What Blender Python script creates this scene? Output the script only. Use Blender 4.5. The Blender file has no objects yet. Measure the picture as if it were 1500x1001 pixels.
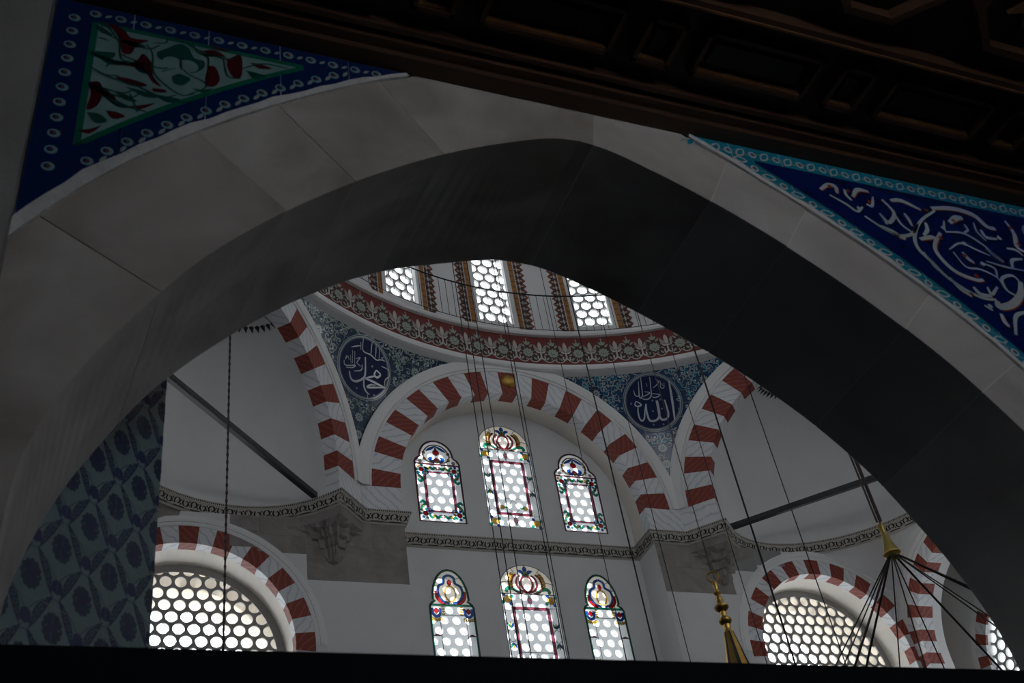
import bpy, math, random
import numpy as np
from mathutils import Vector, Matrix
from mathutils.geometry import tessellate_polygon
random.seed(7)
sc = bpy.context.scene
COL = sc.collection
PI = math.pi
# ------------------------------------------------------------------ camera
CAM = np.array([-7.9419, -8.2248, 1.6]); YAW, PITCH, ROLL, FPX = 0.4785, 0.6867, -0.1849, 1647.97
def cam_axes():
    f = np.array([math.sin(YAW)*math.cos(PITCH), math.cos(YAW)*math.cos(PITCH), math.sin(PITCH)])
    r = np.array([math.cos(YAW), -math.sin(YAW), 0.0]); u = np.cross(r, f)
    c, s = math.cos(ROLL), math.sin(ROLL)
    return c*r+s*u, -s*r+c*u, f
AR, AU, AF = cam_axes()
cd = bpy.data.cameras.new('camera'); cam = bpy.data.objects.new('camera', cd); COL.objects.link(cam)
cam.matrix_world = Matrix(((AR[0], AU[0], -AF[0], CAM[0]), (AR[1], AU[1], -AF[1], CAM[1]), (AR[2], AU[2], -AF[2], CAM[2]), (0, 0, 0, 1)))
cd.sensor_width = 36; cd.lens = FPX*36/1500; cd.clip_start = 0.05; cd.clip_end = 200
cd.dof.use_dof = True; cd.dof.focus_distance = 19; cd.dof.aperture_fstop = 5.6
sc.camera = cam
# ------------------------------------------------------------------ sky and exposure
SKY = 12.0
w = bpy.data.worlds.new('overcast_sky'); sc.world = w; w.use_nodes = True
bg = w.node_tree.nodes['Background']; bg.inputs[0].default_value = (0.95, 0.975, 1.0, 1); bg.inputs[1].default_value = SKY
sc.view_settings.view_transform = 'Standard'; sc.view_settings.look = 'None'
sc.view_settings.exposure = 0.0; sc.view_settings.gamma = 1.0; sc.view_settings.use_curve_mapping = False
sc.cycles.use_denoising = True
sc.cycles.max_bounces = 14; sc.cycles.diffuse_bounces = 9; sc.cycles.transparent_max_bounces = 16
sc.cycles.sample_clamp_indirect = 6.0
def portal(name, loc, rot, sx, sy):
    # guides sampling of the sky through a real opening; gives off no light itself
    l = bpy.data.lights.new(name, 'AREA'); l.shape = 'RECTANGLE'; l.size = sx; l.size_y = sy; l.cycles.is_portal = True
    o = bpy.data.objects.new(name, l); COL.objects.link(o); o.location = loc; o.rotation_euler = rot
# ------------------------------------------------------------------ photo pixel -> place
def pxray(p):
    d = AF + ((p[0]-750)/FPX)*AR - ((p[1]-500.5)/FPX)*AU
    return d
def on_y(p, y): d = pxray(p); t = (y-CAM[1])/d[1]; return CAM+t*d
def on_z(p, z): d = pxray(p); t = (z-CAM[2])/d[2]; return CAM+t*d
def at_dist(p, D): d = pxray(p); t = D/math.hypot(d[0], d[1]); return CAM+t*d
def on_sphere(p, cz, R):
    d = pxray(p); d = d/np.linalg.norm(d); O = CAM-np.array([0, 0, cz]); b = O@d; c = O@O-R*R
    return CAM+(-b+math.sqrt(b*b-c))*d
# ------------------------------------------------------------------ materials
def mat(name, col, rough=0.7, var=0.0, vscale=3.0, col2=None, bump=0.0, bscale=40.0, metal=0.0, spec=0.4, rnd=0.0, stretch=None):
    m = bpy.data.materials.new(name); m.use_nodes = True; nt = m.node_tree; N = nt.nodes; L = nt.links
    b = N['Principled BSDF']; b.inputs['Roughness'].default_value = rough; b.inputs['Metallic'].default_value = metal
    b.inputs['Specular IOR Level'].default_value = spec; b.inputs['Base Color'].default_value = (*col, 1)
    tc = N.new('ShaderNodeTexCoord'); src = tc.outputs['Object']
    if rnd:
        oi = N.new('ShaderNodeObjectInfo'); ad = N.new('ShaderNodeVectorMath'); ad.operation = 'ADD'
        sc_ = N.new('ShaderNodeVectorMath'); sc_.operation = 'SCALE'; sc_.inputs[3].default_value = 37.0
        cx = N.new('ShaderNodeCombineXYZ')
        for k in range(3): L.new(oi.outputs['Random'], cx.inputs[k])
        L.new(cx.outputs[0], sc_.inputs[0]); L.new(src, ad.inputs[0]); L.new(sc_.outputs[0], ad.inputs[1]); src = ad.outputs[0]
    if stretch:
        mp = N.new('ShaderNodeMapping'); mp.inputs['Scale'].default_value = stretch; L.new(src, mp.inputs[0]); src = mp.outputs[0]
    if col2 is not None:
        no = N.new('ShaderNodeTexNoise'); no.inputs['Scale'].default_value = vscale; no.inputs['Detail'].default_value = 6; no.inputs['Distortion'].default_value = 0.6
        L.new(src, no.inputs['Vector'])
        cr = N.new('ShaderNodeValToRGB'); cr.color_ramp.elements[0].position = 0.5-0.5*var; cr.color_ramp.elements[1].position = 0.5+0.5*var
        cr.color_ramp.elements[0].color = (*col, 1); cr.color_ramp.elements[1].color = (*col2, 1)
        L.new(no.outputs['Fac'], cr.inputs[0]); L.new(cr.outputs[0], b.inputs['Base Color'])
    if bump:
        n2 = N.new('ShaderNodeTexNoise'); n2.inputs['Scale'].default_value = bscale; n2.inputs['Detail'].default_value = 4; L.new(src, n2.inputs['Vector'])
        bp = N.new('ShaderNodeBump'); bp.inputs['Strength'].default_value = bump; bp.inputs['Distance'].default_value = 0.02
        L.new(n2.outputs['Fac'], bp.inputs['Height']); L.new(bp.outputs[0], b.inputs['Normal'])
    return m
def veined(name, base, vein, scale=3.0, dist=6.0, w=0.18, rough=0.55):
    m = bpy.data.materials.new(name); m.use_nodes = True; nt = m.node_tree; N = nt.nodes; L = nt.links
    b = N['Principled BSDF']; b.inputs['Roughness'].default_value = rough; b.inputs['Specular IOR Level'].default_value = 0.3
    tc = N.new('ShaderNodeTexCoord'); oi = N.new('ShaderNodeObjectInfo')
    ml = N.new('ShaderNodeMath'); ml.operation = 'MULTIPLY'; ml.inputs[1].default_value = 50; L.new(oi.outputs['Random'], ml.inputs[0])
    cx = N.new('ShaderNodeCombineXYZ'); L.new(ml.outputs[0], cx.inputs[0]); L.new(ml.outputs[0], cx.inputs[2])
    ad = N.new('ShaderNodeVectorMath'); L.new(tc.outputs['Object'], ad.inputs[0]); L.new(cx.outputs[0], ad.inputs[1])
    wv = N.new('ShaderNodeTexWave'); wv.bands_direction = 'DIAGONAL'; wv.inputs['Scale'].default_value = scale; wv.inputs['Distortion'].default_value = dist
    wv.inputs['Detail'].default_value = 3; wv.inputs['Detail Scale'].default_value = 1.5; L.new(ad.outputs[0], wv.inputs['Vector'])
    cr = N.new('ShaderNodeValToRGB'); e = cr.color_ramp.elements; e[0].position = 0.0; e[0].color = (*vein, 1); e[1].position = w*2; e[1].color = (*base, 1)
    L.new(wv.outputs['Fac'], cr.inputs[0]); L.new(cr.outputs[0], b.inputs['Base Color'])
    return m
def glass(name, col, gl=0.06):
    m = bpy.data.materials.new(name); m.use_nodes = True; nt = m.node_tree; N = nt.nodes; L = nt.links
    N.remove(N['Principled BSDF']); t = N.new('ShaderNodeBsdfTransparent'); t.inputs[0].default_value = (*col, 1)
    g = N.new('ShaderNodeBsdfGlossy'); g.inputs['Roughness'].default_value = 0.15; mx = N.new('ShaderNodeMixShader'); mx.inputs[0].default_value = gl
    L.new(t.outputs[0], mx.inputs[1]); L.new(g.outputs[0], mx.inputs[2]); L.new(mx.outputs[0], N['Material Output'].inputs[0])
    return m
def tile_net(name, ground, light, mid, scale):
    # glazed tiles painted with dense pale tendrils: runs in metres over the tile faces
    m = bpy.data.materials.new(name); m.use_nodes = True; nt = m.node_tree; N = nt.nodes; L = nt.links
    b = N['Principled BSDF']; b.inputs['Roughness'].default_value = 0.12; b.inputs['Specular IOR Level'].default_value = 0.6
    uv = N.new('ShaderNodeUVMap'); no = N.new('ShaderNodeTexNoise'); no.inputs['Scale'].default_value = 9; L.new(uv.outputs[0], no.inputs['Vector'])
    s1 = N.new('ShaderNodeVectorMath'); s1.operation = 'SCALE'; s1.inputs[3].default_value = 0.10; L.new(no.outputs['Color'], s1.inputs[0])
    ad = N.new('ShaderNodeVectorMath'); L.new(uv.outputs[0], ad.inputs[0]); L.new(s1.outputs[0], ad.inputs[1])
    v = N.new('ShaderNodeTexVoronoi'); v.feature = 'DISTANCE_TO_EDGE'; v.inputs['Scale'].default_value = scale; L.new(ad.outputs[0], v.inputs['Vector'])
    c1 = N.new('ShaderNodeValToRGB'); e = c1.color_ramp.elements; e[0].position = 0.05; e[0].color = (1, 1, 1, 1); e[1].position = 0.12; e[1].color = (0, 0, 0, 1); L.new(v.outputs['Distance'], c1.inputs[0])
    v2 = N.new('ShaderNodeTexVoronoi'); v2.inputs['Scale'].default_value = scale*1.0; L.new(ad.outputs[0], v2.inputs['Vector'])
    c2 = N.new('ShaderNodeValToRGB'); e = c2.color_ramp.elements; e[0].position = 0.16; e[0].color = (1, 1, 1, 1); e[1].position = 0.24; e[1].color = (0, 0, 0, 1); L.new(v2.outputs['Distance'], c2.inputs[0])
    m1 = N.new('ShaderNodeMixRGB'); m1.inputs[1].default_value = (*ground, 1); m1.inputs[2].default_value = (*mid, 1); L.new(c2.outputs[0], m1.inputs[0])
    m2 = N.new('ShaderNodeMixRGB'); m2.inputs[2].default_value = (*light, 1); L.new(c1.outputs[0], m2.inputs[0]); L.new(m1.outputs[0], m2.inputs[1])
    L.new(m2.outputs[0], b.inputs['Base Color'])
    return m
M = {}
M['plaster'] = mat('white_plaster', (0.70, 0.70, 0.70), 0.85, 0.5, 1.2, (0.64, 0.64, 0.645), 0.05, 25)
M['cream'] = mat('cream_plaster', (0.56, 0.49, 0.405), 0.85, 0.5, 2, (0.50, 0.435, 0.355))
M['soffit'] = mat('bounce_warmed_plaster', (0.76, 0.715, 0.65), 0.85, 0.5, 2, (0.70, 0.66, 0.60))  # plaster colour warmed and lightened to stand for bounced daylight
M['moulding'] = mat('white_moulding', (0.74, 0.735, 0.73), 0.7)
M['grey_line'] = mat('grey_line', (0.25, 0.24, 0.24), 0.8)
M['red'] = veined('red_marbling', (0.22, 0.046, 0.034), (0.31, 0.09, 0.065), 4.5, 3.5, 0.12)
M['whitev'] = veined('white_marbling', (0.70, 0.71, 0.73), (0.50, 0.53, 0.58), 3.2, 3.5, 0.10)
M['stone'] = mat('rough_stone', (0.33, 0.305, 0.29), 0.9, 0.6, 3.2, (0.20, 0.18, 0.165), 0.6, 14, rnd=1)
M['stone_grey'] = mat('grey_stone', (0.33, 0.325, 0.32), 0.9, 0.7, 2.6, (0.22, 0.215, 0.21), 0.4, 18, rnd=1)
M['marble'] = mat('old_marble', (0.50, 0.475, 0.455), 0.6, 0.34, 2.0, (0.27, 0.235, 0.21), 0.12, 9, rnd=1)
M['marble2'] = mat('grey_marble', (0.52, 0.50, 0.485), 0.6, 0.4, 2.2, (0.37, 0.345, 0.33), 0.12, 9, rnd=1)
M['mortar'] = mat('lime_mortar', (0.62, 0.59, 0.55), 0.9)
M['fillet'] = mat('lime_fillet', (0.66, 0.66, 0.66), 0.85, 0.6, 14, (0.5, 0.5, 0.5), 0.4, 60)
M['maroon'] = mat('maroon_paint', (0.18, 0.04, 0.035), 0.8)
M['maroon_dark'] = mat('dark_maroon_paint', (0.075, 0.035, 0.03), 0.8)
M['ivory'] = mat('ivory_paint', (0.50, 0.47, 0.44), 0.8)
M['taupe'] = mat('taupe_paint', (0.34, 0.29, 0.27), 0.8)
M['sage'] = mat('sage_paint', (0.30, 0.36, 0.30), 0.8)
M['ochre'] = mat('ochre_paint', (0.42, 0.20, 0.06), 0.7, 0.6, 30, (0.30, 0.12, 0.03))
M['black_paint'] = mat('black_paint', (0.02, 0.02, 0.02), 0.8)
M['stonecream'] = mat('cornice_cream', (0.52, 0.49, 0.43), 0.85, 0.7, 3, (0.42, 0.395, 0.35))
M['iron'] = mat('dark_iron', (0.02, 0.022, 0.025), 0.45, metal=0.4)
M['cable'] = mat('dark_cable', (0.03, 0.025, 0.025), 0.6)
M['rope'] = mat('brown_rope', (0.07, 0.045, 0.035), 0.8, 0.4, 60, (0.03, 0.02, 0.02))
M['tie'] = mat('painted_tie_beam', (0.022, 0.026, 0.03), 0.5)
M['gold'] = mat('gilded_metal', (0.62, 0.40, 0.10), 0.32, 0.6, 8, (0.42, 0.24, 0.06), metal=0.85)
M['brass'] = mat('old_brass', (0.45, 0.36, 0.12), 0.35, 0.6, 10, (0.25, 0.17, 0.05), metal=0.8)
M['wood'] = mat('dark_wood', (0.08, 0.036, 0.017), 0.5, 0.7, 3, (0.03, 0.015, 0.008), 0.15, 30, stretch=(0.6, 8, 8))
M['wood_black'] = mat('blackened_wood', (0.012, 0.008, 0.006), 0.5, 0.6, 4, (0.006, 0.005, 0.005))
M['wood_gilt'] = mat('worn_gilt_wood', (0.22, 0.11, 0.04), 0.5, 0.6, 12, (0.07, 0.03, 0.015))
M['beam'] = mat('blue_black_beam', (0.004, 0.006, 0.009), 0.7, spec=0.1)
M['floor'] = mat('dark_carpet', (0.03, 0.035, 0.045), 0.95)
M['pane'] = glass('bullseye_glass', (0.93, 0.95, 0.96))
M['came'] = mat('lead_came', (0.035, 0.035, 0.04), 0.5)
M['grille'] = mat('plaster_grille', (0.30, 0.29, 0.28), 0.85)
M['grille_pale'] = mat('pale_plaster_grille', (0.50, 0.50, 0.49), 0.85)
def translucent(name, col, tr, fac):
    m = bpy.data.materials.new(name); m.use_nodes = True; nt = m.node_tree; N = nt.nodes; L = nt.links; N.remove(N['Principled BSDF'])
    a = N.new('ShaderNodeBsdfDiffuse'); a.inputs[0].default_value = (*col, 1); b = N.new('ShaderNodeBsdfTranslucent'); b.inputs[0].default_value = (*tr, 1)
    mx = N.new('ShaderNodeMixShader'); mx.inputs[0].default_value = fac; L.new(a.outputs[0], mx.inputs[1]); L.new(b.outputs[0], mx.inputs[2]); L.new(mx.outputs[0], N['Material Output'].inputs[0]); return m
M['outer'] = translucent('frosted_outer_grille', (0.6, 0.6, 0.6), (0.50, 0.52, 0.53), 0.35)
M['outer_soft'] = translucent('alabaster_drum_grille', (0.45, 0.45, 0.44), (0.12, 0.12, 0.12), 0.3)
M['dim_pane'] = glass('dimming_drum_glass', (0.27, 0.28, 0.285))  # grey tint added to cut the daylight entering by drum and aisle panes
for n, c in dict(clear=(0.93, 0.95, 0.96), cream=(0.95, 0.86, 0.74), green=(0.02, 0.42, 0.27), blue=(0.02, 0.13, 0.55), red=(0.55, 0.02, 0.025), yellow=(0.9, 0.55, 0.10), plum=(0.32, 0.06, 0.10), pink=(0.75, 0.28, 0.36), brown=(0.35, 0.16, 0.07)).items():
    M['g_'+n] = glass(n+'_glass', tuple((0.30 if n == 'clear' else 0.33 if n == 'cream' else 0.48)*q for q in c), 0.03)
M['cobalt'] = mat('cobalt_glaze', (0.006, 0.018, 0.125), 0.10, 0.5, 6, (0.004, 0.012, 0.09), spec=0.6)
M['roundel'] = mat('roundel_blue_glaze', (0.005, 0.014, 0.065), 0.3, spec=0.12)
M['navy'] = mat('navy_glaze', (0.006, 0.022, 0.10), 0.08, spec=0.6)
M['turq'] = mat('turquoise_glaze', (0.012, 0.27, 0.38), 0.10, 0.5, 6, (0.010, 0.20, 0.31), spec=0.6)
M['pale'] = mat('pale_glaze', (0.24, 0.38, 0.38), 0.12, 0.6, 9, (0.16, 0.28, 0.29), spec=0.5)
M['paleblue'] = mat('pale_blue_glaze', (0.16, 0.26, 0.29), 0.10, 0.5, 5, (0.13, 0.215, 0.25), spec=0.6)
M['white_gl'] = mat('white_glaze', (0.50, 0.56, 0.58), 0.10, spec=0.6)
M['grey_gl'] = mat('grey_glaze', (0.30, 0.36, 0.36), 0.10, spec=0.6)
M['green_gl'] = mat('green_glaze', (0.008, 0.075, 0.065), 0.10, spec=0.6)
M['emerald'] = mat('emerald_glaze', (0.008, 0.13, 0.085), 0.10, spec=0.6)
M['wine'] = mat('wine_red_glaze', (0.075, 0.010, 0.016), 0.12, spec=0.6)
M['rust'] = mat('rust_glaze', (0.28, 0.06, 0.025), 0.12, spec=0.6)
M['inkblue'] = mat('ink_blue_glaze', (0.010, 0.03, 0.085), 0.08, spec=0.6)
M['arab_l'] = tile_net('green_blue_tendril_tile', (0.018, 0.045, 0.085), (0.22, 0.31, 0.30), (0.07, 0.14, 0.12), 11)
M['arab_r'] = tile_net('blue_tendril_tile', (0.012, 0.045, 0.13), (0.24, 0.35, 0.40), (0.04, 0.14, 0.24), 10)
M['pend_l'] = mat('dark_teal_glaze', (0.020, 0.055, 0.085), 0.12, 0.6, 2.5, (0.016, 0.034, 0.08), spec=0.3)
M['pend_r'] = mat('mid_blue_glaze', (0.012, 0.055, 0.14), 0.12, 0.6, 2.5, (0.010, 0.04, 0.115), spec=0.6)
M['leafgreen'] = mat('leaf_green_glaze', (0.07, 0.15, 0.09), 0.12, spec=0.6)
# ------------------------------------------------------------------ builders
def put(o, parent=None, kind=None, label=None, cat=None, group=None):
    COL.objects.link(o)
    if parent is not None: o.parent = parent
    if kind: o['kind'] = kind
    if label: o['label'] = label
    if cat: o['category'] = cat
    if group: o['group'] = group
    return o
def mk(name, vs, fs, mats, parent=None, idx=None, smooth=False, uv=None, **kw):
    me = bpy.data.meshes.new(name); me.from_pydata([tuple(float(c) for c in v) for v in vs], [], fs)
    if not isinstance(mats, (list, tuple)): mats = [mats]
    for m in mats: me.materials.append(m)
    if idx is not None: me.polygons.foreach_set('material_index', idx)
    if smooth: me.polygons.foreach_set('use_smooth', [True]*len(me.polygons))
    if uv is not None:
        l = me.uv_layers.new(name='UVMap')
        for lp in me.loops: l.data[lp.index].uv = uv[lp.vertex_index]
    me.update()
    return put(bpy.data.objects.new(name, me), parent, **kw)
def inst(name, me, mw, parent=None, **kw):
    o = bpy.data.objects.new(name, me); put(o, parent, **kw); o.matrix_world = mw; 
    if parent is not None: o.matrix_parent_inverse = Matrix.Identity(4); o.matrix_local = mw
    return o
def empty(name, loc=(0, 0, 0), **kw):
    o = bpy.data.objects.new(name, None); o.empty_display_size = 0.1; put(o, None, **kw); o.location = loc; return o
def arc(cx, cy, r, a0, a1, n):
    return [(cx+r*math.cos(math.radians(a0+(a1-a0)*k/n)), cy+r*math.sin(math.radians(a0+(a1-a0)*k/n))) for k in range(n+1)]
def slab_data(loops, f, d0, d1):
    vs = []; fs = []; flat = [p for l in loops for p in l]; n = len(flat)
    tri = tessellate_polygon([[Vector((p[0], p[1], 0)) for p in l] for l in loops])
    vs = [f(p[0], p[1], d0) for p in flat]+[f(p[0], p[1], d1) for p in flat]
    fs = [tuple(t) for t in tri]+[tuple(n+k for k in reversed(t)) for t in tri]
    b = 0
    for l in loops:
        m = len(l)
        for k in range(m): a, c = b+k, b+(k+1) % m; fs.append((a, c, n+c, n+a))
        b += m
    return vs, fs
def slab(name, loops, f, d0, d1, m, parent=None, **kw):
    vs, fs = slab_data(loops, f, d0, d1); return mk(name, vs, fs, m, parent, **kw)
def box_data(x0, x1, y0, y1, z0, z1):
    vs = [(x, y, z) for z in (z0, z1) for y in (y0, y1) for x in (x0, x1)]
    return vs, [(0, 2, 3, 1), (4, 5, 7, 6), (0, 1, 5, 4), (2, 6, 7, 3), (0, 4, 6, 2), (1, 3, 7, 5)]
def box(name, x0, x1, y0, y1, z0, z1, m, parent=None, **kw):
    vs, fs = box_data(x0, x1, y0, y1, z0, z1); return mk(name, vs, fs, m, parent, **kw)
def join(parts):
    V = []; F = []
    for vs, fs in parts: b = len(V); V += list(vs); F += [tuple(b+k for k in q) for q in fs]
    return V, F
def tube_data(pts, r, n=6, close=False):
    pts = [Vector(p) for p in pts]; vs = []; fs = []; m = len(pts)
    for i, p in enumerate(pts):
        a = pts[(i-1) % m] if (i > 0 or close) else pts[i]; b = pts[(i+1) % m] if (i < m-1 or close) else pts[i]
        d = (b-a).normalized(); u = d.orthogonal().normalized() if abs(d.z) > 0.9 else d.cross(Vector((0, 0, 1))).normalized(); v = d.cross(u)
        rr = r[i] if isinstance(r, (list, tuple)) else r
        for k in range(n): t = 2*PI*k/n; vs.append(p+u*(rr*math.cos(t))+v*(rr*math.sin(t)))
    for i in range(m if close else m-1):
        for k in range(n): j = (i+1) % m; fs.append((i*n+k, i*n+(k+1) % n, j*n+(k+1) % n, j*n+k))
    if not close: fs += [tuple(range(n)), tuple(range((m-1)*n, m*n))]
    return vs, fs
def tube(name, pts, r, m, parent=None, n=6, close=False, **kw):
    vs, fs = tube_data(pts, r, n, close); return mk(name, vs, fs, m, parent, smooth=True, **kw)
def lathe_data(prof, n=20, c=(0, 0, 0)):
    vs = []; fs = []
    for r, z in prof:
        for k in range(n): t = 2*PI*k/n; vs.append((c[0]+r*math.cos(t), c[1]+r*math.sin(t), c[2]+z))
    for i in range(len(prof)-1):
        for k in range(n): fs.append((i*n+k, i*n+(k+1) % n, (i+1)*n+(k+1) % n, (i+1)*n+k))
    return vs, fs
def lathe(name, prof, m, parent=None, n=20, c=(0, 0, 0), **kw):
    vs, fs = lathe_data(prof, n, c); return mk(name, vs, fs, m, parent, smooth=True, **kw)
def smooth_line(p, n=6):
    # Catmull-Rom through the points
    p = [np.array(q, float) for q in p]
    if len(p) < 3: return [tuple(q) for q in p]
    out = []
    for i in range(len(p)-1):
        p0 = p[i-1] if i else 2*p[0]-p[1]; p1 = p[i]; p2 = p[i+1]; p3 = p[i+2] if i+2 < len(p) else 2*p[-1]-p[-2]
        for k in range(n):
            t = k/n; out.append(tuple(0.5*((2*p1)+(-p0+p2)*t+(2*p0-5*p1+4*p2-p3)*t*t+(-p0+3*p1-3*p2+p3)*t**3)))
    out.append(tuple(p[-1])); return out
class Deco:
    """flat painted ornament or glass pieces in 2D, laid on a surface by f(u, v, height)"""
    def __init__(s): s.items = []
    def poly(s, pts, m, lay=0):
        tri = tessellate_polygon([[Vector((p[0], p[1], 0)) for p in pts]])
        s.items.append(([tuple(p[:2]) for p in pts], [tuple(t) for t in tri], m, lay))
    def disc(s, c, r, m, lay=0, n=12, ry=None, rot=0):
        ry = ry or r; cr, sr = math.cos(rot), math.sin(rot)
        s.items.append(([(c[0]+r*math.cos(2*PI*k/n)*cr-ry*math.sin(2*PI*k/n)*sr, c[1]+r*math.cos(2*PI*k/n)*sr+ry*math.sin(2*PI*k/n)*cr) for k in range(n)], [tuple(range(n))], m, lay))
    def bigdisc(s, c, r, m, lay=0, n=40, rings=6):
        v = [c]; fs = []
        for q in range(1, rings+1): v += [(c[0]+r*q/rings*math.cos(2*PI*k/n), c[1]+r*q/rings*math.sin(2*PI*k/n)) for k in range(n)]
        fs += [(0, 1+k, 1+(k+1) % n) for k in range(n)]
        for q in range(rings-1): fs += [(1+q*n+k, 1+q*n+(k+1) % n, 1+(q+1)*n+(k+1) % n, 1+(q+1)*n+k) for k in range(n)]
        s.items.append((v, fs, m, lay))
    def stroke(s, pts, wd, m, lay=0, taper=0.0, sm=5, close=False):
        if close: pts = list(pts)+[pts[0]]
        p = smooth_line(pts, sm) if sm > 1 and len(pts) > 2 else [tuple(q) for q in pts]
        n = len(p); v = []
        for i in range(n):
            a = p[max(i-1, 0)]; b = p[min(i+1, n-1)]
            if close and i in (0, n-1): a, b = p[n-2], p[1]
            dx, dy = b[0]-a[0], b[1]-a[1]; q = math.hypot(dx, dy) or 1
            t = i/(n-1); ww = wd*0.5*(1-taper+taper*math.sin(PI*min(max(t, 0.04), 0.96)))
            v += [(p[i][0]-dy/q*ww, p[i][1]+dx/q*ww), (p[i][0]+dy/q*ww, p[i][1]-dx/q*ww)]
        s.items.append((v, [(2*i, 2*i+1, 2*i+3, 2*i+2) for i in range(n-1)], m, lay))
    def ring(s, c, r, wd, m, lay=0, n=14, ry=None):
        ry = ry or r; s.stroke([(c[0]+r*math.cos(2*PI*k/n), c[1]+ry*math.sin(2*PI*k/n)) for k in range(n)], wd, m, lay, 0, 1, True)
    def leaf(s, a, b, wd, m, lay=0, bend=0.0):
        dx, dy = b[0]-a[0], b[1]-a[1]; q = math.hypot(dx, dy) or 1; nx, ny = -dy/q, dx/q; L = []; R = []
        for k in range(7):
            t = k/6; ww = wd*0.5*math.sin(PI*t)**0.8; bb = bend*q*math.sin(PI*t)
            L.append((a[0]+dx*t+nx*(bb+ww), a[1]+dy*t+ny*(bb+ww))); R.append((a[0]+dx*t+nx*(bb-ww), a[1]+dy*t+ny*(bb-ww)))
        s.poly(L+R[-2:0:-1], m, lay)
    def flower(s, c, r, n, m, lay=0, mc=None, w_=0.8, rot=0, rc=0.3):
        for k in range(n):
            t = 2*PI*k/n+rot; s.leaf((c[0]+0.15*r*math.cos(t), c[1]+0.15*r*math.sin(t)), (c[0]+r*math.cos(t), c[1]+r*math.sin(t)), r*w_, m, lay)
        if mc: s.disc(c, r*rc, mc, lay+1, 10)
    def build(s, name, f, parent=None, eps=0.0015, base=0.0015, only=None, **kw):
        V = []; F = []; I = []; mats = []
        for v, fs, m, lay in s.items:
            if only and lay >= 2: fs = [q for q in fs if only([v[i] for i in q], m, lay)]
            if m not in mats: mats.append(m)
            b = len(V); V += [f(p[0], p[1], base+lay*eps) for p in v]; F += [tuple(b+k for k in q) for q in fs]; I += [mats.index(m)]*len(fs)
        return mk(name, V, F, [M[m] for m in mats], parent, I, **kw) if V else None
def plane_map(O, T, Nn):
    O, T, Nn = Vector(O), Vector(T), Vector(Nn)
    return lambda u, v, h: O+T*u+Vector((0, 0, v))+Nn*h
# ------------------------------------------------------------------ dimensions of the hall (metres)
A = 7.6; S2 = A*math.tan(PI/8); ZA = 12.4; RI, RE, RM = 2.42, 2.95, 3.22
K = math.sqrt(0.5); YT = 8.26; ZC0, ZC1 = 11.66, 11.87
DIAG = (A+S2)/2
ST = dict(kind='structure')
# ================================================================== shell
box('floor', -9.6, 9.4, -10.4, 9.2, -0.2, 0.0, M['floor'], label='dark blue carpeted floor of the prayer hall', cat='floor', **ST)
def xz(y): return lambda u, v, d: (u, y+d, v)
def yz(x): return lambda u, v, d: (x+d, u, v)
def rect(u0, u1, v0, v1): return [(u0, v0), (u1, v0), (u1, v1), (u0, v1)]
HOLES_BACK = [rect(-4.6, -3.8, 8.4, 10.8), rect(-0.4, 0.4, 8.4, 10.8), rect(3.8, 4.6, 8.4, 10.8), rect(-6.1, -5.1, 4.1, 5.05)]
HOLES_SIDE = [rect(1.2, 2.0, 8.4, 10.2)]
slab('wall_back_dado', [rect(-9.6, 9.4, 0, 5.4)]+HOLES_BACK[3:], xz(-10.4), 0, 0.3, M['navy'], label='lower back wall clad in dark blue tiles with one small window', cat='wall', **ST)
slab('wall_back', [rect(-9.6, 9.4, 5.4, 16.3)]+HOLES_BACK[:3], xz(-10.4), 0, 0.3, M['plaster'], label='plain white plastered back wall with tall windows', cat='wall', **ST)
slab('wall_left', [rect(-10.4, 9.2, 0, 16.3)]+HOLES_SIDE, yz(-9.9), 0, 0.3, M['navy'], label='aisle wall clad in dark blue tiles with one tall window', cat='wall', **ST)
for h in HOLES_BACK: portal('sky_portal', ((h[0][0]+h[1][0])/2, -10.42, (h[0][1]+h[2][1])/2), (PI/2, 0, PI), h[1][0]-h[0][0], h[2][1]-h[0][1])
for h in HOLES_SIDE: portal('sky_portal', (-9.92, (h[0][0]+h[1][0])/2, (h[0][1]+h[2][1])/2), (PI/2, 0, PI/2*3), h[1][0]-h[0][0], h[2][1]-h[0][1])
slab('ceiling', [rect(-9.9, 9.4, -10.4, 9.2), arc(0, 0, 7.6, 0, 360, 64)[:-1]], lambda u, v, d: (u, v, 16.3+d), 0, 0.2, M['plaster'], label='flat white roof slab around the dome opening', cat='ceiling', **ST)

# ------------------------------------------------------------------ bullseye grilles
def hexcells(u0, u1, v0, v1, s):
    out = []; r = 0; v = v0
    while v <= v1:
        u = u0+(s/2 if r % 2 else 0)
        while u <= u1: out.append((u, v)); u += s
        v += s*0.866; r += 1
    return out
def grille_data(cells, s, rh, f, th, n=24, ky=1.0):
    vs = []; fs = []
    for cu, cv in cells:
        b = len(vs)
        for k in range(n):
            t = 2*PI*k/n; a = (t-PI/6) % (PI/3)-PI/6; R = (s/2)/math.cos(a+0) if True else 0
            a2 = ((t+PI/6) % (PI/3))-PI/6; R = (s/2)/math.cos(a2)
            vs.append(f(cu+R*math.cos(t), cv+R*math.sin(t)*ky, 0)); vs.append(f(cu+rh*math.cos(t), cv+rh*math.sin(t)*ky, 0)); vs.append(f(cu+rh*math.cos(t), cv+rh*math.sin(t)*ky, th))
        for k in range(n):
            j = (k+1) % n
            fs += [(b+3*k, b+3*j, b+3*j+1, b+3*k+1), (b+3*k+1, b+3*j+1, b+3*j+2, b+3*k+2)]
    return vs, fs
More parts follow.
